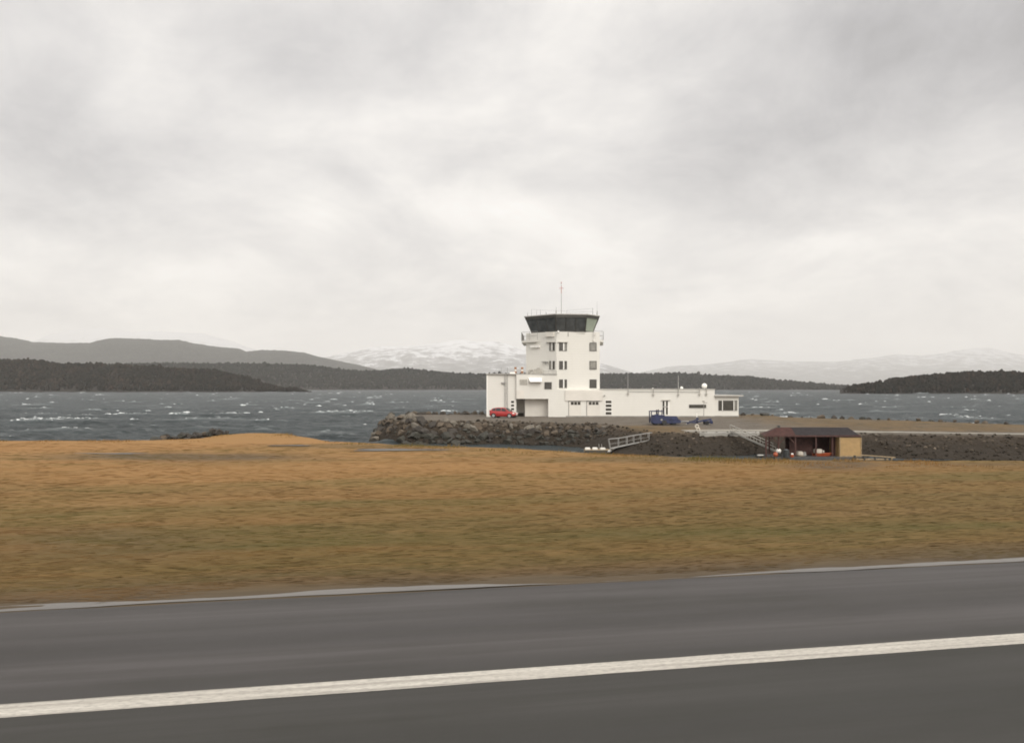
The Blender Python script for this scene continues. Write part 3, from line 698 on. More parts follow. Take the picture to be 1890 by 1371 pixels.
    # balcony
    out = [XY(992, 141.6), XY(962.5, 144.4), XY(967, 155.5), XY(1113, 154.5), XY(1113.5, 142.2), XY(1095, 140.5)]
    zb0, zb1 = P(0, 631, 142).z, P(0, 627.5, 142).z
    inn = [XY(1000, 142.0), XY(1000, 152), XY(1090, 152), XY(1090, 141.2)]
    bal = B(); bal.prism([out[0], out[1], out[2], XY(985, 153), XY(990, 143.2)], zb0, zb1); bal.prism([XY(985, 153.0), out[2], out[3], XY(1098, 152.4)], zb0, zb1); bal.prism([XY(1098, 152.4), out[3], out[4], out[5], XY(1094, 141.5)], zb0, zb1)
    bal = bal.build('balcony', M_WALL, BLD)
    zr = P(0, 611.5, 142).z; b = B(); pan = B()
    for i in range(5):
        a = Vector((*out[i], 0)); c = Vector((*out[i+1], 0)); n = max(1, int((c-a).length/1.3))
        for k in range(n+1):
            p = a+(c-a)*k/n; b.tube((p.x, p.y, zb1), (p.x, p.y, zr), .03)
            if k < n:
                for j in range(1, 6): q = p+(c-a)/n*j/6; b.tube((q.x, q.y, zb1), (q.x, q.y, zr), .010, 4)
        for z in (zr, (zr+zb1)/2): b.tube((a.x, a.y, z), (c.x, c.y, z), .028)
    b.build('railing', M_STEEL, bal)
    # parapet under the cab with the pale equipment boxes hung on it
    slab(B(), PL, 1008.5, 1023, 612.8, 621.5, .003, .35).build('equipment_box', M_WALL2, BLD)
    b = B(); q = PR.at(1029.5, 611.5, .35); b.tube(q, q+Vector((0, -.35, -.25)), .16, 10); b.tube(PR.at(1029.5, 613, .0), q, .05); b.build('floodlight', M_WHITE, BLD, True)
    slab(B(), PR, 1048.2, 1049.2, 612.5, 621, .003, .12).build('downpipe', M_SHADE, BLD)
    # cab
    yb, yt = 612.2, 583.0
    bot = [(982, 143.6), (1026, 139.95), (1079.5, 140.4), (1094, 142.6), (1090, 151.5), (990, 152)]
    top = [(970.5, 143.9), (1026, 138.9), (1082.5, 139.5), (1104.5, 142.4), (1101, 153), (978, 154)]
    zb = P(0, yb, 139.95).z; zt2 = P(0, yt, 138.9).z
    Bp = [Vector((*XY(*p), zb)) for p in bot]; Tp = [Vector((*XY(*p), zt2)) for p in top]
    cab = B().prism([XY(*p) for p in bot], zb-.25, zb).build('cab', M_WALL, BLD)
    core = B(); ce = sum(Bp, Vector())/6
    lerp = lambda a, c, t: a+(c-a)*t
    fr = B()
    counts = [3, 3, 1, 3, 4, 3]
    for i in range(6):
        j = (i+1) % 6; n = counts[i]
        cen = (Bp[i]+Bp[j])/2; nrm = Vector(((Bp[j]-Bp[i]).y, -(Bp[j]-Bp[i]).x, 0)).normalized()
        if (cen-ce).dot(nrm) < 0: nrm = -nrm
        for k in range(n):
            a, c, d, e = lerp(Bp[i], Bp[j], k/n), lerp(Bp[i], Bp[j], (k+1)/n), lerp(Tp[i], Tp[j], (k+1)/n), lerp(Tp[i], Tp[j], k/n)
            B().hexa([a, c, d, e], [v-nrm*.08 for v in (a, c, d, e)]).build('cab_window', M_GREEN if i == 2 else M_CABG, cab)
        for k in range(n+1):
            w = .16 if k in (0, n) else .07
            if k == n and i != 5: continue
            fr.bar(lerp(Bp[i], Bp[j], k/n)+nrm*.02, lerp(Tp[i], Tp[j], k/n)+nrm*.02, w, w)
        fr.bar(Bp[i]+nrm*.03+Vector((0, 0, .08)), Bp[j]+nrm*.03+Vector((0, 0, .08)), .1, .18)
        fr.bar(Tp[i]+nrm*.03-Vector((0, 0, .12)), Tp[j]+nrm*.03-Vector((0, 0, .12)), .1, .24)
    fr.build('cab_frame', M_DARK, cab)
    grow = lambda p, s: ((p.x-ce.x)*s+ce.x, (p.y-ce.y)*s+ce.y)
    B().prism([grow(p, 1.02) for p in Tp], zt2+.0, zt2+.2).build('cab_eave', M_DARK, cab)
    rf = B().prism([grow(p, 1.045) for p in Tp], zt2+.2, zt2+.36).build('cab_roof', M_COPE, cab)
    zr = zt2+.36
    # mast and little aerials on the roof
    m0 = P(1036, 579, 145); m = B().tube((m0.x, 145, zr), (m0.x, 145, P(0, 521, 145).z), .06, 8, .035).build('mast', M_STEEL, BLD)
    b = B(); zc = P(0, 532, 145).z; b.tube((m0.x-.4, 145, zc), (m0.x+.4, 145, zc), .04)
    b.tube((m0.x, 145, P(0, 523.5, 145).z), (m0.x, 145, P(0, 520.5, 145).z), .08, 8); b.tube((m0.x, 145, zc-.9), (m0.x, 145, zc+.4), .06, 8); b.build('mast_band', M_RED, m)
    for px, D, y, r in ((981, 146, 571, .03), (990.5, 148, 571.5, .03), (997.5, 146, 572, .04), (1008, 143, 575.5, .07), (1026.5, 142, 572.5, .10), (1046, 146, 573, .03), (1094, 143, 568.5, .05), (1102, 145, 573.5, .09), (974, 146, 577, .05)):
        x = XY(px, D)[0]; B().tube((x, D, zr), (x, D, P(0, y, D).z), r, 6, r*.6).build('aerial', M_STEEL, BLD)
    b = B(); b.tube(P(1102, 574, 145), P(1102, 556, 145), .02, 5, .012); b.tube(P(1026.5, 573, 142), P(1026.5, 567, 142), .03, 5); b.build('whip_antenna', M_STEEL, BLD)
    b = B()
    for (p, q) in ((P(981, 571, 146), P(990.5, 571.5, 148)), (P(1046, 573.2, 146), P(1094, 569.5, 143)), (P(1046, 577, 146), P(1094, 575, 143)), (P(990.5, 572, 148), P(1046, 574, 146))): b.tube(p, q, .018, 4)
    b.build('roof_rail', M_STEEL, BLD)
building()

# ------------------------------------------------------------------ red car
M_CAR = mat('red_car_paint', (.37, .032, .030), .25, 0.0, var=.05); M_TYRE = mat('tyre_rubber', (.022, .021, .020), .85); M_RIM = mat('alloy_rim', (.50, .50, .49), .35, .6)
M_GLASS = mat('car_glass', (.030, .032, .034), .08); M_LAMP = mat('headlamp_lens', (.72, .70, .66), .15); M_TAIL = mat('tail_lamp_lens', (.40, .02, .02), .2); M_BLACK = mat('black_plastic', (.030, .029, .028), .7, var=.2)
def car():
    D = 135.0; p = P(930, 0, D); g = float(land_height(np.array([p.x]), np.array([D]))[0][0])
    t = thing('parked_car', (p.x, D, g), 'small red hatchback parked at the left end of the white building', 'car', rz=R(-24))
    L2 = 2.05
    # cross sections along the length: x, half width, sill z, waist z, bonnet crown
    secs = [(-2.02, .60, .42, .82), (-1.98, .78, .30, .98), (-1.6, .86, .24, 1.00), (-.9, .88, .20, .98), (0, .88, .20, .96), (.75, .88, .20, .93), (1.2, .87, .24, .86), (1.65, .82, .26, .74), (1.95, .70, .32, .62), (2.05, .52, .38, .54)]
    V = []; Fs = []; prof = lambda w, s, h: [(-w*.90, s), (-w, s+.12), (-w, s+(h-s)*.6), (-w*.95, h-.05), (-w*.80, h), (0, h+.025), (w*.80, h), (w*.95, h-.05), (w, s+(h-s)*.6), (w, s+.12), (w*.90, s)]
    for x, w, s, h in secs: V += [(x, a, b) for a, b in prof(w, s, h)]
    n = 11
    for i in range(len(secs)-1):
        for k in range(n): a = i*n+k; b = i*n+(k+1) % n; Fs.append((a, b, b+n, a+n))
    Fs.append(tuple(range(n))); Fs.append(tuple(range((len(secs)-1)*n, len(secs)*n))[::-1])
    # roof and pillars
    base = len(V); rings = [(-1.95, .70, .97), (-1.55, .63, 1.36), (-.9, .62, 1.47), (-.1, .62, 1.47), (.35, .61, 1.40), (1.15, .70, .90)]
    for x, w, z in rings: V += [(x, -w, z), (x, -w*.8, z+.03), (x, w*.8, z+.03), (x, w, z)]
    for i in range(len(rings)-1):
        for k in range(3): a = base+i*4+k; Fs.append((a, a+1, a+5, a+4))
    lo = len(V); V += [(x, sgn*w, .92) for sgn in (-1, 1) for x, w in ((-1.95, .80), (-1.55, .82), (-.9, .83), (-.1, .83), (.35, .83), (1.15, .80))]
    for sgn, o in ((0, lo), (1, lo+6)):
        for i in range(5):
            r0 = base+i*4+(0 if sgn == 0 else 3); Fs.append((o+i, o+i+1, r0+4, r0))
    b = MB(); b.add(V, Fs); body = b.build('body', M_CAR, t, True)
    def side(sgn, pts, name, m, off=.012):
        b = MB(); q = [Vector(v) for v in pts]; o = Vector((0, sgn*off, off*.4)); b.hexa([v+o*.3 for v in q], [v+o for v in q]); b.build(name, m, t)
    wp = lambda x, z, sgn: (x, sgn*(.83-(z-.92)*.41), z)
    for sgn in (-1, 1):
        side(sgn, [wp(-.05, .97, sgn), wp(.93, .97, sgn), wp(.36, 1.36, sgn), wp(-.05, 1.42, sgn)], 'side_window', M_GLASS)
        side(sgn, [wp(-.95, .98, sgn), wp(-.14, .97, sgn), wp(-.14, 1.42, sgn), wp(-.95, 1.42, sgn)], 'side_window', M_GLASS)
        side(sgn, [wp(-1.62, 1.04, sgn), wp(-1.03, .99, sgn), wp(-1.03, 1.41, sgn), wp(-1.42, 1.33, sgn)], 'side_window', M_GLASS)
        b = MB(); b.ball((1.80, sgn*.62, .66), .20, .16, .09); b.build('headlight', M_LAMP, t, True)
        b = MB(); b.box(-2.03, -1.93, sgn*.62-.1, sgn*.62+.1, .74, 1.12); b.build('tail_light', M_TAIL, t, bevel=.02)
        b = MB(); b.ball((.78, sgn*.98, 1.0), .09, .11, .07); b.build('wing_mirror', M_CAR, t, True)
        for x in (-1.28, 1.28):
            w = MB(); w.tube((x, sgn*.70, .31), (x, sgn*.895, .31), .315, 20); w = w.build('wheel', M_TYRE, t, bevel=.03)
            MB().tube((x, sgn*.88, .31), (x, sgn*.905, .31), .215, 16).build('rim', M_RIM, w)
            a = MB(); a.tube((x, sgn*.60, .33), (x, sgn*.886, .33), .375, 20); a.build('wheel_arch', M_BLACK, t)
    b = MB(); q = [Vector(v) for v in ((1.10, -.62, .945), (1.10, .62, .945), (.42, .53, 1.40), (.42, -.53, 1.40))]; o = Vector((.02, 0, .02)); b.hexa([v+o*.4 for v in q], [v+o for v in q]); b.build('windscreen', M_GLASS, t)
    b = MB(); q = [Vector(v) for v in ((-1.93, -.58, 1.02), (-1.93, .58, 1.02), (-1.60, .54, 1.33), (-1.60, -.54, 1.33))]; o = Vector((-.02, 0, .02)); b.hexa([v+o*.4 for v in q], [v+o for v in q]); b.build('rear_window', M_GLASS, t)
    b = MB(); b.box(1.93, 2.075, -.42, .42, .34, .50); b.build('grille', M_BLACK, t, bevel=.02)
    b = MB(); b.box(2.04, 2.085, -.26, .26, .45, .56); b.build('number_plate', M_WHITE, t)
    b = MB(); b.box(-1.9, 1.85, -.80, .80, .16, .24); b.build('underbody', M_BLACK, t)
    t.scale = (1.1, 1.1, 1.1)
car()

# ------------------------------------------------------------------ blue runway sweeper
M_BLUE = mat('blue_machine_paint', (.020, .027, .075), .6, var=.3, vscale=2); M_BLUE2 = mat('dark_blue_steel', (.030, .035, .075), .5, var=.3)
def land_z(x, y): return float(land_height(np.array([x]), np.array([y]))[0][0])
def sweeper():
    D = 117.0; k = D/F; p0 = P(1200, 0, D); g = land_z(p0.x+3, D)
    t = thing('runway_sweeper', (p0.x, D, g), 'blue towed runway sweeper with a tube cage and long drawbar on the gravel', 'machine')
    X = lambda px: (px-1200)*k; Z = lambda py: (784-py)*k
    b = MB(); pr = [(1202, 780), (1201.5, 772), (1204, 768), (1248, 768.5), (1249, 773), (1254.5, 775), (1254.5, 781), (1205, 782)]
    b.hexa([(X(x), -.9, Z(y)) for x, y in pr], [(X(x), .9, Z(y)) for x, y in pr]); body = b.build('body', M_BLUE, t, bevel=.06, seg=2)
    b = MB(); b.box(X(1231.5), X(1247.5), -.95, .95, Z(775.5), Z(770.5)); b.build('engine_cover', M_BLUE, t, bevel=.05)
    b = MB(); b.tube((X(1219), -.93, Z(774.5)), (X(1219), -.88, Z(774.5)), .14, 12); b.build('hose_port', M_STEEL, t)
    b = MB(); b.tube((X(1204), -.7, Z(767)), (X(1214), -.7, Z(764.5)), .1, 8); b.box(X(1204), X(1225), -.85, .85, Z(768.5), Z(766.2)); b.build('hopper', M_BLUE, t, bevel=.03)
    b = MB()
    for y in (-.85, .85):
        b.bar((X(1200.5), y, Z(781)), (X(1200.5), y, Z(758.6)), .13, .13); b.bar((X(1200), y, Z(759.2)), (X(1224), y, Z(759.2)), .12, .12)
        b.bar((X(1223.5), y, Z(768)), (X(1223.5), y, Z(757)), .10, .10)
    b.bar((X(1200.5), -.85, Z(759.2)), (X(1200.5), .85, Z(759.2)), .1, .1); b.build('cage', M_BLUE2, t)
    b = MB(); b.tube((X(1211.5), -.3, Z(768)), (X(1211.5), -.3, Z(756.5)), .12, 8); b.tube((X(1215.8), .2, Z(768)), (X(1215.8), .2, Z(756)), .07, 8); b.build('exhaust', M_BLACK, t)
    b = MB()
    for k2 in (1209, 1242):
        for y in (-.8, .62):
            w = MB(); w.tube((X(k2), y, .40), (X(k2), y+.22, .40), .40, 18); w = w.build('wheel', M_TYRE, t, bevel=.04)
            MB().tube((X(k2), y-.01, .40), (X(k2), y+.01, .40), .2, 12).build('rim', M_BLUE2, w)
    b = MB(); b.tube((X(1224), -1.05, .34), (X(1224), 1.05, .34), .34, 18); b.build('brush', M_BLACK, t)
    b = MB(); b.bar((X(1253), 0, Z(778)), (X(1288), 0, Z(780)), .22, .28); b.bar((X(1268), 0, Z(782)), (X(1290), 0, Z(773)), .18, .2); b.bar((X(1288), 0, Z(779)), (X(1298), 0, Z(776)), .2, .22); b.build('drawbar', M_BLUE2, t)
    b = MB(); b.tube((X(1254), -.2, Z(778.5)), (X(1271), -.2, Z(778)), .07, 8); b.build('hose', M_STEEL, t)
    b = MB(); b.bar((X(1267), 0, Z(778)), (X(1267), 0, 0), .12, .12); b.box(X(1265.8), X(1268.2), -.12, .12, 0, .05); b.build('support_leg', M_STEEL, t)
    b = MB(); b.bar((X(1286.5), 0, Z(781)), (X(1286.5), 0, Z(770.5)), .22, .22); b.build('hitch_post', M_BLUE2, t)
    b = MB(); b.bar((X(1297), 0, Z(776.5)), (X(1313.5), .3, Z(774)), .2, .22); b.bar((X(1297), 0, Z(776.5)), (X(1313.5), -.5, Z(781)), .2, .22); b.bar((X(1312.5), .4, Z(774.2)), (X(1312.5), -.6, Z(780.6)), .2, .25); b.box(X(1300), X(1314), -.55, -.35, Z(779), Z(777)); b.build('tow_frame', M_BLUE, t)
    for y in (-.75, .55):
        w = MB(); w.tube((X(1303), y, .26), (X(1303), y+.18, .26), .26, 14); w.build('wheel', M_TYRE, t)
sweeper()

M_ALU = mat('pale_aluminium', (.40, .385, .345), .5, .2, var=.12); M_IBC = mat('off_white_tank', (.52, .47, .40), .5, var=.08)
# ------------------------------------------------------------------ lamp post, lifebuoy, quay, gangways
def small_things():
    D = 137.6; p = P(1299, 0, D); g = land_z(p.x, D); z = lambda y: P(0, y, D).z-g
    t = thing('camera_post', (p.x, D, g), 'thin grey post with a small camera arm in front of the strip window', 'post')
    MB().tube((0, 0, 0), (0, 0, z(741)), .055, 8, .04).build('pole', M_STEEL, t)
    b = MB(); b.box(-.22, .12, -.12, .12, z(742), z(739.6)); b.bar((0, 0, z(743.3)), (.55, 0, z(743.3)), .1, .12); b.build('camera_head', M_SHADE, t)
    D = 108.5; p = P(1287, 0, D); g = land_z(p.x, D); z = lambda y: P(0, y, D).z-g
    t = thing('lifebuoy_stand', (p.x, D, g), 'post carrying two pale lifebuoy rings above the quay edge', 'lifebuoy')
    MB().bar((-.1, .1, 0), (-.1, .1, z(783)), .08, .08).build('post', M_STEEL, t)
    MB().torus((-.05, 0, z(786.6)), .21, .075).build('ring', M_IBC, t, True)
    MB().torus((.12, -.02, z(792.3)), .19, .07).build('ring', M_IBC, t, True)
    D = 134.5; p = P(1286, 0, D); g = land_z(p.x, D)
    t = thing('marker_post', (p.x, D, g), 'short white marker post with a pointed top against the plinth of the wing', 'marker post')
    MB().tube((0, 0, 0), (0, 0, .45), .09, 8).build('pole', M_WHITE, t); MB().tube((0, 0, .45), (0, 0, .8), .12, 8, .02).build('cap', M_WHITE, t)
    # concrete quay
    b = MB(); za = P(0, 798, 104.2).z
    b.prism([XY(1291, 104.0), XY(1402, 104.0), XY(1402, 106.2), XY(1291, 106.2)], WZ-1, za); o = b.build('concrete_quay', M_CONC, bevel=.05)
    tag(o, 'grey concrete quay wall between the two gangways below the sweeper', 'quay')
    b = MB(); pts = [(1262, 105.9), (1291, 104.9), (1291, 105.5), (1262, 106.5)]; b.prism([XY(*q) for q in pts], -2.0, P(0, 797.3, 105.4).z); o = b.build('concrete_kerb', M_CONC)
    tag(o, 'low grey concrete kerb leading left from the quay wall', 'kerb')
    # left gangway, down to the floats
    a = P(1201, 812.5, 104.6); c = P(1127, 829, 104.0)
    t = thing('gangway', c, 'slanting grey metal gangway with a five bay railing down to the white floats', 'gangway')
    off = Vector(c); m = MB(off); d = (a-c); side = Vector((0, 1, 0))*1.0
    m.hexa([c, a, a+side, c+side], [v+Vector((0, 0, .10)) for v in (c, a, a+side, c+side)]); m.build('deck', M_STEEL, t)
    tops = [(1124, 810.5), (1142, 808.8), (1157.5, 806.2), (1170, 803.7), (1183, 801.7), (1198, 799.3)]
    for s_ in (0, 1):
        m = MB(off); prev = None
        for i, (px, py) in enumerate(tops):
            q = P(px, py, 104.1+.6*max(0, min(1, (px-1127)/74)))+side*s_; f = (px-1127)/(1201-1127); foot = c+d*max(0, min(1, f))+side*s_
            rr_ = .022 if s_ else .045
            m.tube(foot, q, rr_, 6)
            if prev: m.tube(prev, q, rr_, 6); m.tube((prev+pf)/2, (q+foot)/2, .012, 5)
            prev = q; pf = foot
        m.tube(prev, P(1204, 798.4, 104.7)+side*s_, rr_, 6)
        m.build('railing', M_STEEL, t)
    # right gangway, quay to the boathouse raft
    a = P(1352, 798.5, 103.3); c = P(1432, 834, 97.0)
    t = thing('gangway', c, 'sloping pale metal gangway from the concrete quay to the boathouse raft', 'gangway')
    off = Vector(c); side = Vector((0, 1.1, 0)); m = MB(off)
    m.hexa([c, a, a+side, c+side], [v+Vector((0, 0, .22)) for v in (c, a, a+side, c+side)]); m.build('deck', M_ALU, t)
    d = a-c
    for s_ in (0, 1):
        m = MB(off); prev = None
        for i in range(8):
            f = c+d*i/7+side*s_; q = f+Vector((0, 0, .95 if s_ else .55)); m.tube(f, q, .035, 5)
            if prev: m.tube(prev, q, .04, 5)
            prev = q
        m.build('railing', M_ALU, t)
M_WOOD = mat('weathered_wood', (.30, .225, .135), .85, var=.3, vscale=4); M_FLOAT = mat('white_float_plastic', (.82, .80, .74), .4)
small_things()
def floats():
    D = 105.5; zw = WZ
    q = lambda px, py: P(px, py, D)
    t = thing('floating_raft', Vector((q(1110, 0).x, D, zw)), 'small brown plank raft carrying white floats at the foot of the left gangway', 'raft')
    off = Vector(t.location); m = MB(off); a = q(1079, 0).x; c = q(1142, 0).x
    m.box(a, c, D-.5, D+1.2, zw-.05, zw+.30); m.build('deck', M_WOOD, t)
    m = MB(off); m.box(a-.05, c+.05, D-.62, D-.5, zw-.15, zw+.24); m.build('fender_beam', M_DARK, t)
    for px in (1107.5, 1112.5):
        MB(off).tube(q(px, 0).xy.to_3d()+Vector((0, .9, zw+.1)), q(px, 0).xy.to_3d()+Vector((-.05, .9, zw+.95)), .05, 6).build('mooring_post', M_STEEL, t)
    specs = [(1079.5, 1089, 824, 828, 'leftmost white block float on the brown plank raft'), (1093, 1102.5, 824.8, 829, 'second white block float from the left on the plank raft, over a dark gap'),
             (1107.5, 1117, 825.8, 829.5, 'white block float under the two mooring posts of the raft'), (1131, 1138.5, 827.6, 830.6, 'rightmost white block float on the brown plank raft')]
    for x0, x1, y0, y1, lab in specs:
        m = MB(); w = (x1-x0)/F*D; c0 = q((x0+x1)/2, (y0+y1)/2); m.box(-w/2, w/2, -.25, .25, 0, (y1-y0)/F*D); o = m.build('block_float', M_FLOAT, bevel=.05, seg=2, loc=(c0.x, D-.1, zw+.303))
        tag(o, lab, 'float', 'white block floats on the raft')
    m = MB(); m.ball((0, 0, 0), .28, .15, .15); o = m.build('fender_buoy', M_FLOAT, None, True, loc=q(1124, 831.2)+Vector((0, -.75, 0))); o.rotation_euler.y = R(-25); tag(o, 'tilted white fender hanging low at the front of the plank raft', 'fender')
    for (x0, x1, lab) in ((1152, 1161, 'short grey pontoon block right of the plank raft'), (1163.5, 1177, 'longer grey pontoon block right of the plank raft')):
        m = MB(); w = (x1-x0)/F*D; c0 = q((x0+x1)/2, 831); m.box(-w/2, w/2, -.5, .5, -.15, .34); o = m.build('pontoon', M_GREYBLUE, bevel=.04, loc=(c0.x, D, zw+.1)); tag(o, lab, 'pontoon', 'grey pontoon blocks by the raft')
M_GREYBLUE = mat('grey_pontoon', (.17, .18, .19), .7, var=.2)
floats()

# ------------------------------------------------------------------ boathouse raft
M_BARN = mat('dark_red_boards', (.070, .030, .024), .8, var=.3, vscale=3); M_REDROOF = mat('dull_red_roof', (.058, .026, .022), .8, var=.3, vscale=2, spec=.2); M_SLATE = mat('slate_roof', (.026, .022, .023), .8, var=.25, vscale=2, spec=.2)
M_PLY = mat('tan_plywood', (.38, .245, .105), .7, var=.1, vscale=3); M_ORANGE = mat('orange_plastic', (.36, .080, .030), .45, var=.15); M_TANK = mat('black_tank', (.030, .032, .032), .5, var=.2)
def boathouse():
    D0, D1 = 94.6, 98.4; zf = WZ+.32; ze = P(0, 803.5, D0).z; zr = P(0, 788.5, 96.4).z
    x = lambda px, D=95.0: (px-945)/F*D
    t = thing('boathouse', (x(1497), 95, zf), 'open fronted dark red boathouse with a low hipped roof on a floating raft', 'boathouse')
    o = Vector(t.location); m = MB(o)
    xl, xr = x(1408), x(1585); rl, rr = x(1434, 96.4), x(1564, 96.4); xm = x(1467)
    def hip(a0, a1, b0, b1):  # eave front/back x range, ridge x range, given thickness
        return [(a0, D0, ze), (a1, D0, ze), (a1+.7, D1, ze), (a0+.7, D1, ze)], [(b0, 96.3, zr), (b1, 96.3, zr), (b1, 96.5, zr), (b0, 96.5, zr)]
    m.hexa(*hip(xl, xm, rl, xm)); m.build('red_roof', M_REDROOF, t)
    m = MB(o); m.hexa(*hip(xm+.01, xr, xm+.01, rr)); m.build('slate_roof', M_SLATE, t)
    MB(o).box(xl-.03, xr+.03, D0-.06, D0-.005, ze-.16, ze+.03).build('fascia_board', M_BARN, t)
    MB(o).box(rl+.1, rl+.3, 96.2, 96.6, zr-.05, zr+.22).build('ridge_vent', M_DARK, t)
    for bx_ in ((1466, 1585, D1-.35), (1466, 1509, 96.6), (1538, 1547, 95.6)): MB(o).box(x(bx_[0]), x(bx_[1]), bx_[2], bx_[2]+.15, zf, ze-.01).build('board_wall', M_BARN, t)
    for px in (1413, 1436, 1467, 1505, 1535): 
        q = MB(o); q.box(x(px)-.08, x(px)+.08, D0+.15, D0+.31, zf, ze-.01); q.build('post', M_BARN, t)
    for px in (1425, 1467, 1505): MB(o).box(x(px)+.5, x(px)+.66, D1-.6, D1-.44, zf, ze-.01).build('post', M_BARN, t)
    m = MB(o)
    for px, s in ((1413, 1), (1436, -1), (1436, 1), (1467, -1)): m.bar((x(px), D0+.23, ze-1.0), (x(px)+s*.8, D0+.23, ze-.15), .1, .1)
    m.build('brace', M_BARN, t)
    m = MB(o); m.box(x(1425), x(1592, 95.5), D0-.8, D1, WZ-.1, zf); m.box(x(1413), x(1425), D0+.6, D1, WZ-.1, zf); m.build('raft_deck', M_RAFT, t)
    # plywood hut on the raft
    h = thing('plywood_hut', (x(1569), 95.2, zf), 'plain tan plywood hut at the right end of the boathouse', 'hut')
    o2 = Vector(h.location); zt = P(0, 806.5, 94.4).z; m = MB(o2); m.box(x(1549.5, 94.4), x(1590, 94.4), 94.4, 97.4, zf, zt); m.build('wall', M_PLY, h)
    m = MB(o2)
    for a in (1549.3, 1589.0): m.box(x(a, 94.4), x(a+1.3, 94.4), 94.34, 94.395, zf, zt)
    m.box(x(1550.7, 94.4), x(1588.9, 94.4), 94.34, 94.395, zf, zf+.12); m.build('trim', M_WOOD, h)
    MB(o2).box(x(1548.8, 94.4), x(1590.8, 94.4), 94.3, 97.5, zt, zt+.06).build('roof', M_SLATE, h)
    # low wooden bench-like rail at the right
    D = 93.6
    j = thing('wooden_rail', (x(1614, D), D, WZ), 'long low wooden rail on short posts right of the plywood hut', 'rail'); o3 = Vector(j.location)
    zt = P(0, 839, D).z
    m = MB(o3); m.hexa([(x(1588, D), D, zt-.08), (x(1653, D), D, zt-.38), (x(1653, D), D+.25, zt-.38), (x(1588, D), D+.25, zt-.08)], [(x(1588, D), D, zt+.02), (x(1653, D), D, zt-.26), (x(1653, D), D+.25, zt-.26), (x(1588, D), D+.25, zt+.02)]); m.build('top_rail', M_WOOD, j)
    MB(o3).box(x(1576, D), x(1640, D), D+.02, D+.14, WZ-.05, WZ+.18).build('bottom_rail', M_WOOD, j)
    for px in (1578, 1596, 1615, 1634, 1646): MB(o3).box(x(px, D)-.09, x(px, D)+.09, D-.02, D+.2, WZ-.4, zt-.12-(px-1588)/65*.27).build('post', M_WOOD if px > 1640 else M_DARK, j)
    # the goods on the raft
    def put(mb, name, m, px, D, z, label, cat, smooth=False, bevel=0, group=None):
        ob = mb.build(name, m, None, smooth, bevel, 2, loc=(x(px, D), D, z)); tag(ob, label, cat, group); return ob
    D = 93.95
    put(MB().ball((0, 0, .26), .27, n=16, m=10, z0=-.95).tube((0, 0, .5), (0, 0, .60), .06), 'buoy', M_ORANGE, 1431.5, D, zf+.02, 'orange round buoy at the left front of the raft', 'buoy', True)
    put(MB().ball((0, 0, .27), .29, n=16, m=10, z0=-.95).tube((0, 0, .52), (0, 0, .62), .06), 'buoy', M_FLOAT, 1437, D+1.0, zf+.35, 'white round buoy above and behind the orange buoy', 'buoy', True)
    put(MB().box(-.3, .3, -.3, .3, 0, .36), 'crate', M_DARK, 1437, D+1.0, zf, 'low dark crate under the white buoy', 'crate', bevel=.02)
    c = thing('black_tank', (x(1451, 93.8), 93.8, zf-.1), 'black ribbed tank beside the white buoy on the raft', 'tank')
    MB().tube((0, 0, 0), (0, 0, .92), .37, 18, .34).build('barrel', M_TANK, c, bevel=.04)
    for z in (.25, .55, .82): MB().tube((0, 0, z), (0, 0, z+.06), .385, 18).build('rib', M_TANK, c)
    MB().tube((0, 0, .92), (0, 0, 1.0), .18, 12).build('lid', M_GREYBLUE, c)
    put(MB().hexa([(-.16, -.15, 0), (.16, -.15, 0), (.16, .15, 0), (-.16, .15, 0)], [(-.2, -.19, .26), (.2, -.19, .26), (.2, .19, .26), (-.2, .19, .26)]), 'tub', M_ORANGE, 1461.5, 93.9, zf, 'small orange tub right of the black tank', 'tub', bevel=.02)
    put(MB().ball((0, 0, .1), .16, .13, .11), 'fender', M_FLOAT, 1462, 93.9, zf+.24, 'pinkish white fender lying in the orange tub', 'fender', True)
    def ibc(px, D, z, label, w, tilt=0):
        c = thing('plastic_tank', (x(px, D), D, z), label, 'tank'); c.rotation_euler.y = R(tilt)
        MB().box(-w/2, w/2, -.4, .4, .06, .52).build('container', M_IBC, c, bevel=.07, seg=2)
        MB().box(-w/2-.03, w/2+.03, -.43, .43, 0, .055).build('pallet', M_WOOD, c)
        MB().tube((0, 0, .52), (0, 0, .57), .1, 10).build('cap', M_BLACK, c)
    ibc(1475.5, 95.6, zf+.02, 'white plastic tank slightly tilted, between the posts of the boathouse', .62, 5)
    put(MB().hexa([(-.2, -.2, 0), (.25, -.2, 0), (.25, .2, 0), (-.2, .2, 0)], [(-.05, -.2, .5), (.12, -.2, .5), (.12, .2, .5), (-.05, .2, .5)]), 'net_bundle', M_STEEL, 1484, 95.6, zf, 'grey upright net bundle beside the tilted white tank', 'bundle', bevel=.05)
    # orange work boat on the deck with the tank on it
    b = thing('work_boat', (x(1518, 95.3), 95.3, zf), 'flat orange red dinghy lying under the square white tank', 'boat')
    L = (1534-1502)/F*95.3
    rings = []
    for s in np.linspace(-1, 1, 9):
        w = .62*(1-max(0, s)**3*.75); zb = .02+.12*max(0, s)**2
        rings.append([(s*L/2, -w, .34), (s*L/2, -w*.75, zb), (s*L/2, w*.75, zb), (s*L/2, w, .34), (s*L/2, w*.85, .34), (s*L/2, w*.6, zb+.06), (s*L/2, -w*.6, zb+.06), (s*L/2, -w*.85, .34)])
    m = MB(); n = 8; m.add([v for r in rings for v in r], [(i*n+k, i*n+(k+1) % n, (i+1)*n+(k+1) % n, (i+1)*n+k) for i in range(8) for k in range(n)]+[tuple(range(n)), tuple(range(8*n, 9*n))]); m.build('hull', M_ORANGE, b)
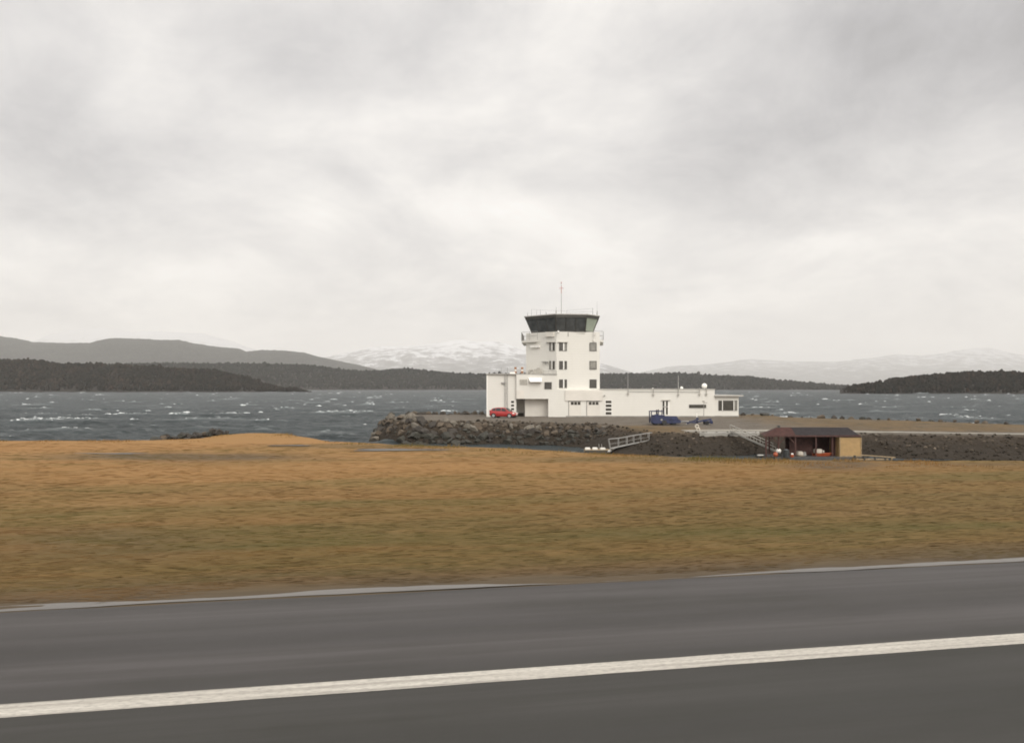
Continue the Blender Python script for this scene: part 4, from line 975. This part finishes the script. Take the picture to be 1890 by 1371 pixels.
    MB().box(L*.2, L*.3, -.45, .45, .26, .30).build('thwart', M_WOOD, b)
    MB().tube((L*.15-.45, -.5, .36), (L*.15+.6, -.5, .40), .03, 6).build('oar', M_ORANGE, b)
    ibc(1509.5, 95.3, zf+.30, 'square white plastic tank standing on the orange dinghy', .80)
    put(MB().tube((0, 0, 0), (0, 0, .34), .1, 10, .08), 'canister', M_IBC, 1520, 95.2, zf+.33, 'small white canister right of the square white tank', 'canister', True)
    put(MB().box(-.33, .33, -.12, .12, -.05, .06), 'plank_float', M_FLOAT, 1403.5, 96.2, WZ+.35, 'white plank end floating left of the boathouse', 'plank', bevel=.02)
    put(MB().box(-.45, .45, -.3, .3, -.15, .26), 'float_base', M_DARK, 1402, 96.6, WZ, 'dark float block behind the white plank end', 'float', bevel=.03)
M_RAFT = mat('dark_raft_boards', (.070, .068, .066), .85, var=.3, vscale=3)
boathouse()

# ------------------------------------------------------------------ sea
def sea():
    rows = 330; cols = 900
    ypx = np.concatenate([np.linspace(716.0, 722, 40), np.linspace(722.2, 850, rows-40)]); D = F*(EYE-WZ)/(ypx-715)
    u = np.linspace(-.95, .95, cols); U, YY = np.meshgrid(u, D); X = U*YY
    rs = np.random.default_rng(3); Z = np.zeros(X.shape)
    for i in range(26):
        lam = 2.6*1.13**i; th = rs.normal(-1.40, .80); k = 2*math.pi/lam; a = .026*lam**.42*1.1
        ph = rs.uniform(0, 6.28); arg = k*(X*math.cos(th)+YY*math.sin(th))+ph+2.4*fbm(X/lam/3, YY/lam/3, 2, 100+i)
        Z += a*(1-2*np.abs(np.sin(arg/2)))            # sharp crests
    Z = Z*(.55+.9*np.clip(fbm(X*.012, YY*.02, 3, 7)+.5, 0, 1))
    calm = np.clip((YY-60)/30, 0, 1)*np.where((X > -22) & (YY < 122) & (YY < 122+.0*X), .25, 1)
    Z = (Z-Z[60:].mean())*calm
    lo, hi = np.percentile(Z, 2), np.percentile(Z, 99.7); crest = np.clip((Z-lo)/(hi-lo), 0, 1)
    V = np.stack([X.ravel(), YY.ravel(), (WZ+Z).ravel()], 1); Q = grid_faces(rows, cols)
    n = len(V); ext = np.array([(-30000, -300, WZ-1.2), (30000, -300, WZ-1.2), (30000, 32000, WZ-1.2), (-30000, 32000, WZ-1.2)])
    V = np.concatenate([V, ext]); Q = np.concatenate([Q, [[n, n+1, n+2, n+3]]])
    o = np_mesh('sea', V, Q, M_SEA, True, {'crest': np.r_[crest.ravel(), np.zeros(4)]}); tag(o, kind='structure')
    # whitecaps: torn crests of foam standing on the waves
    Vs = []; Fs = []; Tn = []; n0 = 0; rr = random.Random(5)
    cr = crest/np.maximum(np.quantile(crest, .97, axis=1, keepdims=True), .2); ok = np.argwhere(cr > 1.0); ok = ok[rs.permutation(len(ok))]
    cnt = 0
    for (iy, ix) in ok:
        if cnt >= 1900: break
        Dp = D[iy]; c = (X[iy, ix], Dp); px = 945+c[0]/Dp*F; zc = WZ+Z[iy, ix]
        if not (-60 < px < 1950) or Dp < 84 or Dp > 1300 or (crest[iy].max() < .3) or (Dp < 130 and px > 680) or vnoise(np.array([c[0]*.045]), np.array([Dp*.05]), 58)[0] < .18+rr.random()*.34: continue
        cnt += 1
        k_ = Dp/F; w = min(12, max(2.2, rr.lognormvariate(1.4, .55)))*k_; h = min(.6, w*rr.uniform(.10, .24), 2.0*k_)
        tn = .2+.8*rr.random()**1.7
        m = 9; th = rr.uniform(-.25, .35)
        sk = rr.uniform(-.5, .5)
        for k in range(m):
            t = k/(m-1)*2-1; env = max(0, 1-t*t)**.6; hh = h*env*rr.uniform(.45, 1.15); xx = c[0]+t*w/2; yy = c[1]+t*w/2*math.tan(th)
            dp = h*1.1*env+.03
            Vs += [(xx, yy-dp, zc-.14+rr.uniform(-.05, .05)), (xx+rr.uniform(-.05, .05), yy-.1*dp, zc+.02+hh), (xx, yy+dp*1.2, zc-.14)]
        Tn += [tn*.6, tn, tn*.8]*m
        for k in range(m-1):
            a = n0+k*3; Fs += [(a, a+3, a+4, a+1), (a+1, a+4, a+5, a+2)]
        n0 += m*3
    o = np_mesh('sea_foam', np.array(Vs), np.array(Fs), M_FOAM, True, {'tone': np.array(Tn)}); tag(o, 'white foam of breaking wave crests scattered over the grey sea', 'foam', kind='stuff')
sea()

# ------------------------------------------------------------------ far shores, forest, hills, mountains
def forest_material(name, c0, c1, c2):
    g = NT(name); v = g.attr('tone'); n = g.noise(.02, 4, .6)
    col = g.ramp(v, [(0, c0), (.5, c1), (1, c2)]); col = g.mix(g.ramp(n, [(.4, 0.0), (.7, .5)]), col, c0)
    return g.out(col, 1.0, .05)
M_FOR = forest_material('winter_forest', (.007, .008, .006), (.017, .014, .010), (.042, .028, .020))
M_FORD = forest_material('pine_forest', (.008, .010, .008), (.015, .015, .011), (.030, .026, .020))
M_HILLG = mat('forest_floor', (.020, .016, .012), 1.0, var=.3, vscale=.02)
def forest(prof, D0, depth, step, ht, m, label, seed, shore=None):
    rs = np.random.default_rng(seed); pp = np.array(prof, float); px0, px1 = pp[0, 0], pp[-1, 0]
    # ground: rises from the water to the ridge, whose trees reach the skyline
    nx = int((px1-px0)/4); ny = 14; U = np.linspace(px0, px1, nx); T = np.linspace(-.02, 1.6, ny)
    def ground(px, t):
        D = D0+depth*t; top = np.interp(px, pp[:, 0], pp[:, 1]); zr = EYE+(715-top)/F*(D0+depth*.8)-ht*.82
        zr = np.maximum(zr, WZ+.2)
        e = np.clip(t/.8, 0, 1); e = e**.8
        z = np.where(t < 0, WZ-1, WZ+.3+(zr-WZ-.3)*e)
        return D, np.where(t > 1, WZ+.3+(zr-WZ-.3)*np.clip(1-(t-1)*1.4, 0, 1), z)
    PX, TT = np.meshgrid(U, T); D, Z = ground(PX, TT)
    X = (PX-945)/F*D
    o = np_mesh('far_shore', np.stack([X.ravel(), D.ravel(), Z.ravel()], 1), grid_faces(ny, nx), M_HILLG, True); tag(o, kind='structure')
    n = int((px1-px0)/F*D0/step*depth*1.05/step)
    px = rs.uniform(px0, px1, n); t = rs.uniform(.015, 1.05, n); D, Z = ground(px, t); X = (px-945)/F*D
    edge = np.clip(np.minimum(px-px0, px1-px)/30, .15, 1)
    h = ht*rs.lognormal(-.05, .19, n)*edge; r = h*rs.uniform(.26, .46, n)
    K = 6; ang = np.linspace(0, 2*math.pi, K, endpoint=False)
    lv = [(0.0, .5), (.28, 1.0), (.58, .95), (.85, .62)]
    V = np.empty((n, len(lv)*K+1, 3))
    for i, (zz, rr) in enumerate(lv):
        for k in range(K):
            j = rs.uniform(.6, 1.35, n); V[:, i*K+k, 0] = X+np.cos(ang[k])*r*rr*j; V[:, i*K+k, 1] = D+np.sin(ang[k])*r*rr*j; V[:, i*K+k, 2] = Z+h*(zz+rs.uniform(-.06, .06, n))
    V[:, -1, 0] = X+rs.uniform(-.2, .2, n)*r; V[:, -1, 1] = D; V[:, -1, 2] = Z+h
    q = []
    for i in range(len(lv)-1):
        for k in range(K): a = i*K+k; b = i*K+(k+1) % K; q.append((a, b, b+K)); q.append((a, b+K, a+K))
    for k in range(K): q.append(((len(lv)-1)*K+k, (len(lv)-1)*K+(k+1) % K, len(lv)*K))
    q = np.array(q); nv = len(lv)*K+1; Q = (q[None]+np.arange(n)[:, None, None]*nv).reshape(-1, 3)
    tone = np.clip(.45+rs.normal(0, .22, n)+.5*fbm(X/60, D/60, 3, seed), 0, 1)
    o = np_mesh('forest', V.reshape(-1, 3), Q, m, False, {'tone': np.repeat(tone, nv)}); tag(o, label, 'forest', kind='stuff')
forest([(-420, 655), (-100, 661), (0, 664), (60, 664), (110, 671), (180, 671), (240, 674), (330, 680), (400, 684), (450, 695), (490, 708), (520, 717), (575, 719.5)], 1500, 150, 4.4, 7.2, M_FOR, 'dark brown wooded shore across the water on the left', 41)
forest([(200, 672), (290, 670), (380, 671), (470, 671), (560, 673), (620, 680), (660, 685), (700, 684), (750, 680), (790, 684), (850, 690), (900, 690), (1000, 690), (1120, 690), (1180, 690), (1245, 688), (1300, 692), (1380, 695), (1450, 703), (1540, 711), (1600, 714), (1680, 716)], 2700, 300, 8.2, 9.5, M_FORD, 'long low wooded shore across the water behind the control tower', 42)
forest([(1550, 712.5), (1590, 710), (1625, 706), (1640, 700), (1700, 694), (1760, 688), (1800, 686), (1850, 686), (1900, 688), (1990, 684), (2150, 686), (2400, 690)], 1080, 120, 3.6, 5.2, M_FOR, 'dark wooded island shore across the water on the right', 43)
def snow_material(name, zs, top):
    g = NT(name); x, y, z = g.pos(); n = g.noise(.0035, 8, .62, (1, 1, 2.5)); f = g.noise(.02, 6, .65)
    t = g.math('ADD', g.math('MULTIPLY', z, 1/zs), g.math('ADD', g.math('MULTIPLY', g.math('SUBTRACT', n, .5), 3.2), g.math('MULTIPLY', g.math('SUBTRACT', f, .5), 1.0)))
    col = g.ramp(t, [(.30, (.050, .050, .050)), (.75, (.20, .20, .205)), (1.15, top)])
    return g.out(col, .9, .1)
M_SNOW = snow_material('snowy_fell', 950.0, (.58, .59, .61)); M_SNOW2 = snow_material('thin_snow_fell', 1050.0, (.42, .43, .45))
def hill_material():
    g = NT('wooded_hill'); n = g.noise(.006, 6, .65, (1, 1, 1.5)); f = g.noise(.05, 4, .7)
    col = g.mix(n, (.014, .017, .014), (.085, .080, .070)); col = g.mix(g.ramp(f, [(.38, .8), (.60, 0.0)]), col, (.010, .012, .010))
    return g.out(col, 1.0, .05)
M_HILL = hill_material()
def ridge(name, prof, D, front, back, m, rough, seed, teeth=0.0):
    pp = np.array(prof, float); nx = int((pp[-1, 0]-pp[0, 0])/1.3); ny = 70
    PX, T = np.meshgrid(np.linspace(pp[0, 0], pp[-1, 0], nx), np.linspace(-1, .5, ny))
    Y = D+np.where(T < 0, T*front, T*2*back); X = (PX-945)/F*Y
    # ridge heights as seen, smoothly interpolated
    top = np.interp(PX, pp[:, 0], pp[:, 1]); kx = (PX-945)/F*D
    zr = np.maximum(EYE+(715-top)/F*D, WZ)
    e = np.where(T < 0, (1+T), 1-2*T); e = e*e*(3-2*e)*.55+e*.45
    Z = WZ-2+(zr-WZ+2)*e+rough*fbm(X/(front*.25), Y/(front*.25), 6, seed, .55)*2*np.clip(e*(1.15-e)*2.6, 0, 1)
    Z += rough*.10*fbm(kx/(front*.03), Y*0, 4, seed+3)*np.clip(e, 0, 1)
    if teeth: Z += teeth*(fbm(X/14, Y/60, 2, seed+5))*np.clip(e*2, 0, 1)
    o = np_mesh(name, np.stack([X.ravel(), Y.ravel(), Z.ravel()], 1), grid_faces(ny, nx), m, True); tag(o, kind='structure')
ridge('hills', [(-700, 640), (-400, 618), (-200, 630), (-60, 619), (0, 620.5), (30, 624), (60, 631), (110, 632), (165, 631), (180, 627), (205, 623.5), (260, 625), (330, 627), (360, 634), (400, 638), (440, 642), (455, 648), (480, 644.5), (520, 646), (560, 650), (590, 659), (640, 670), (690, 681), (740, 692), (800, 702), (860, 712)], 7400, 2100, 1400, M_HILL, 42, 11, 8)
ridge('snowy_mountain', [(480, 700), (560, 676), (600, 660), (640, 652), (700, 640), (740, 638), (790, 634), (820, 631), (850, 627), (880, 631), (920, 631), (940, 636), (975, 648), (1020, 656), (1080, 664), (1120, 674), (1160, 686), (1220, 700), (1300, 713)], 21000, 5200, 3000, M_SNOW, 150, 12)
ridge('far_mountains', [(-900, 640), (-500, 610), (-200, 640), (40, 636), (90, 618), (130, 609), (175, 605.5), (215, 608), (245, 613), (300, 612), (370, 616), (430, 632), (480, 648), (560, 672), (640, 690)], 24500, 5600, 3400, M_SNOW2, 160, 13)
ridge('far_fells', [(1080, 700), (1180, 688), (1240, 676), (1300, 672), (1380, 664), (1450, 666), (1540, 668), (1600, 662), (1660, 655), (1700, 656), (1760, 648), (1800, 644), (1835, 645), (1870, 652), (1900, 656), (2000, 640), (2300, 650), (2800, 690)], 24500, 5600, 3400, M_SNOW2, 160, 14)

# ------------------------------------------------------------------ haze: the wet air between here and the fells
HAZE = 5.4e-5
def haze():
    b = MB(); b.box(-32000, 32000, -400, 33000, WZ-7, 1900)
    m = bpy.data.materials.new('wet_air'); m.use_nodes = True; nt = m.node_tree; nt.nodes.clear()
    out = nt.nodes.new('ShaderNodeOutputMaterial'); v = nt.nodes.new('ShaderNodeVolumePrincipled')
    v.inputs['Color'].default_value = (1.0, .985, .965, 1); v.inputs['Density'].default_value = HAZE; v.inputs['Anisotropy'].default_value = -.1
    nt.links.new(v.outputs[0], out.inputs['Volume'])
    o = b.build('haze', m); tag(o, 'thin grey wet air over the fjord', 'haze', kind='stuff')
haze()
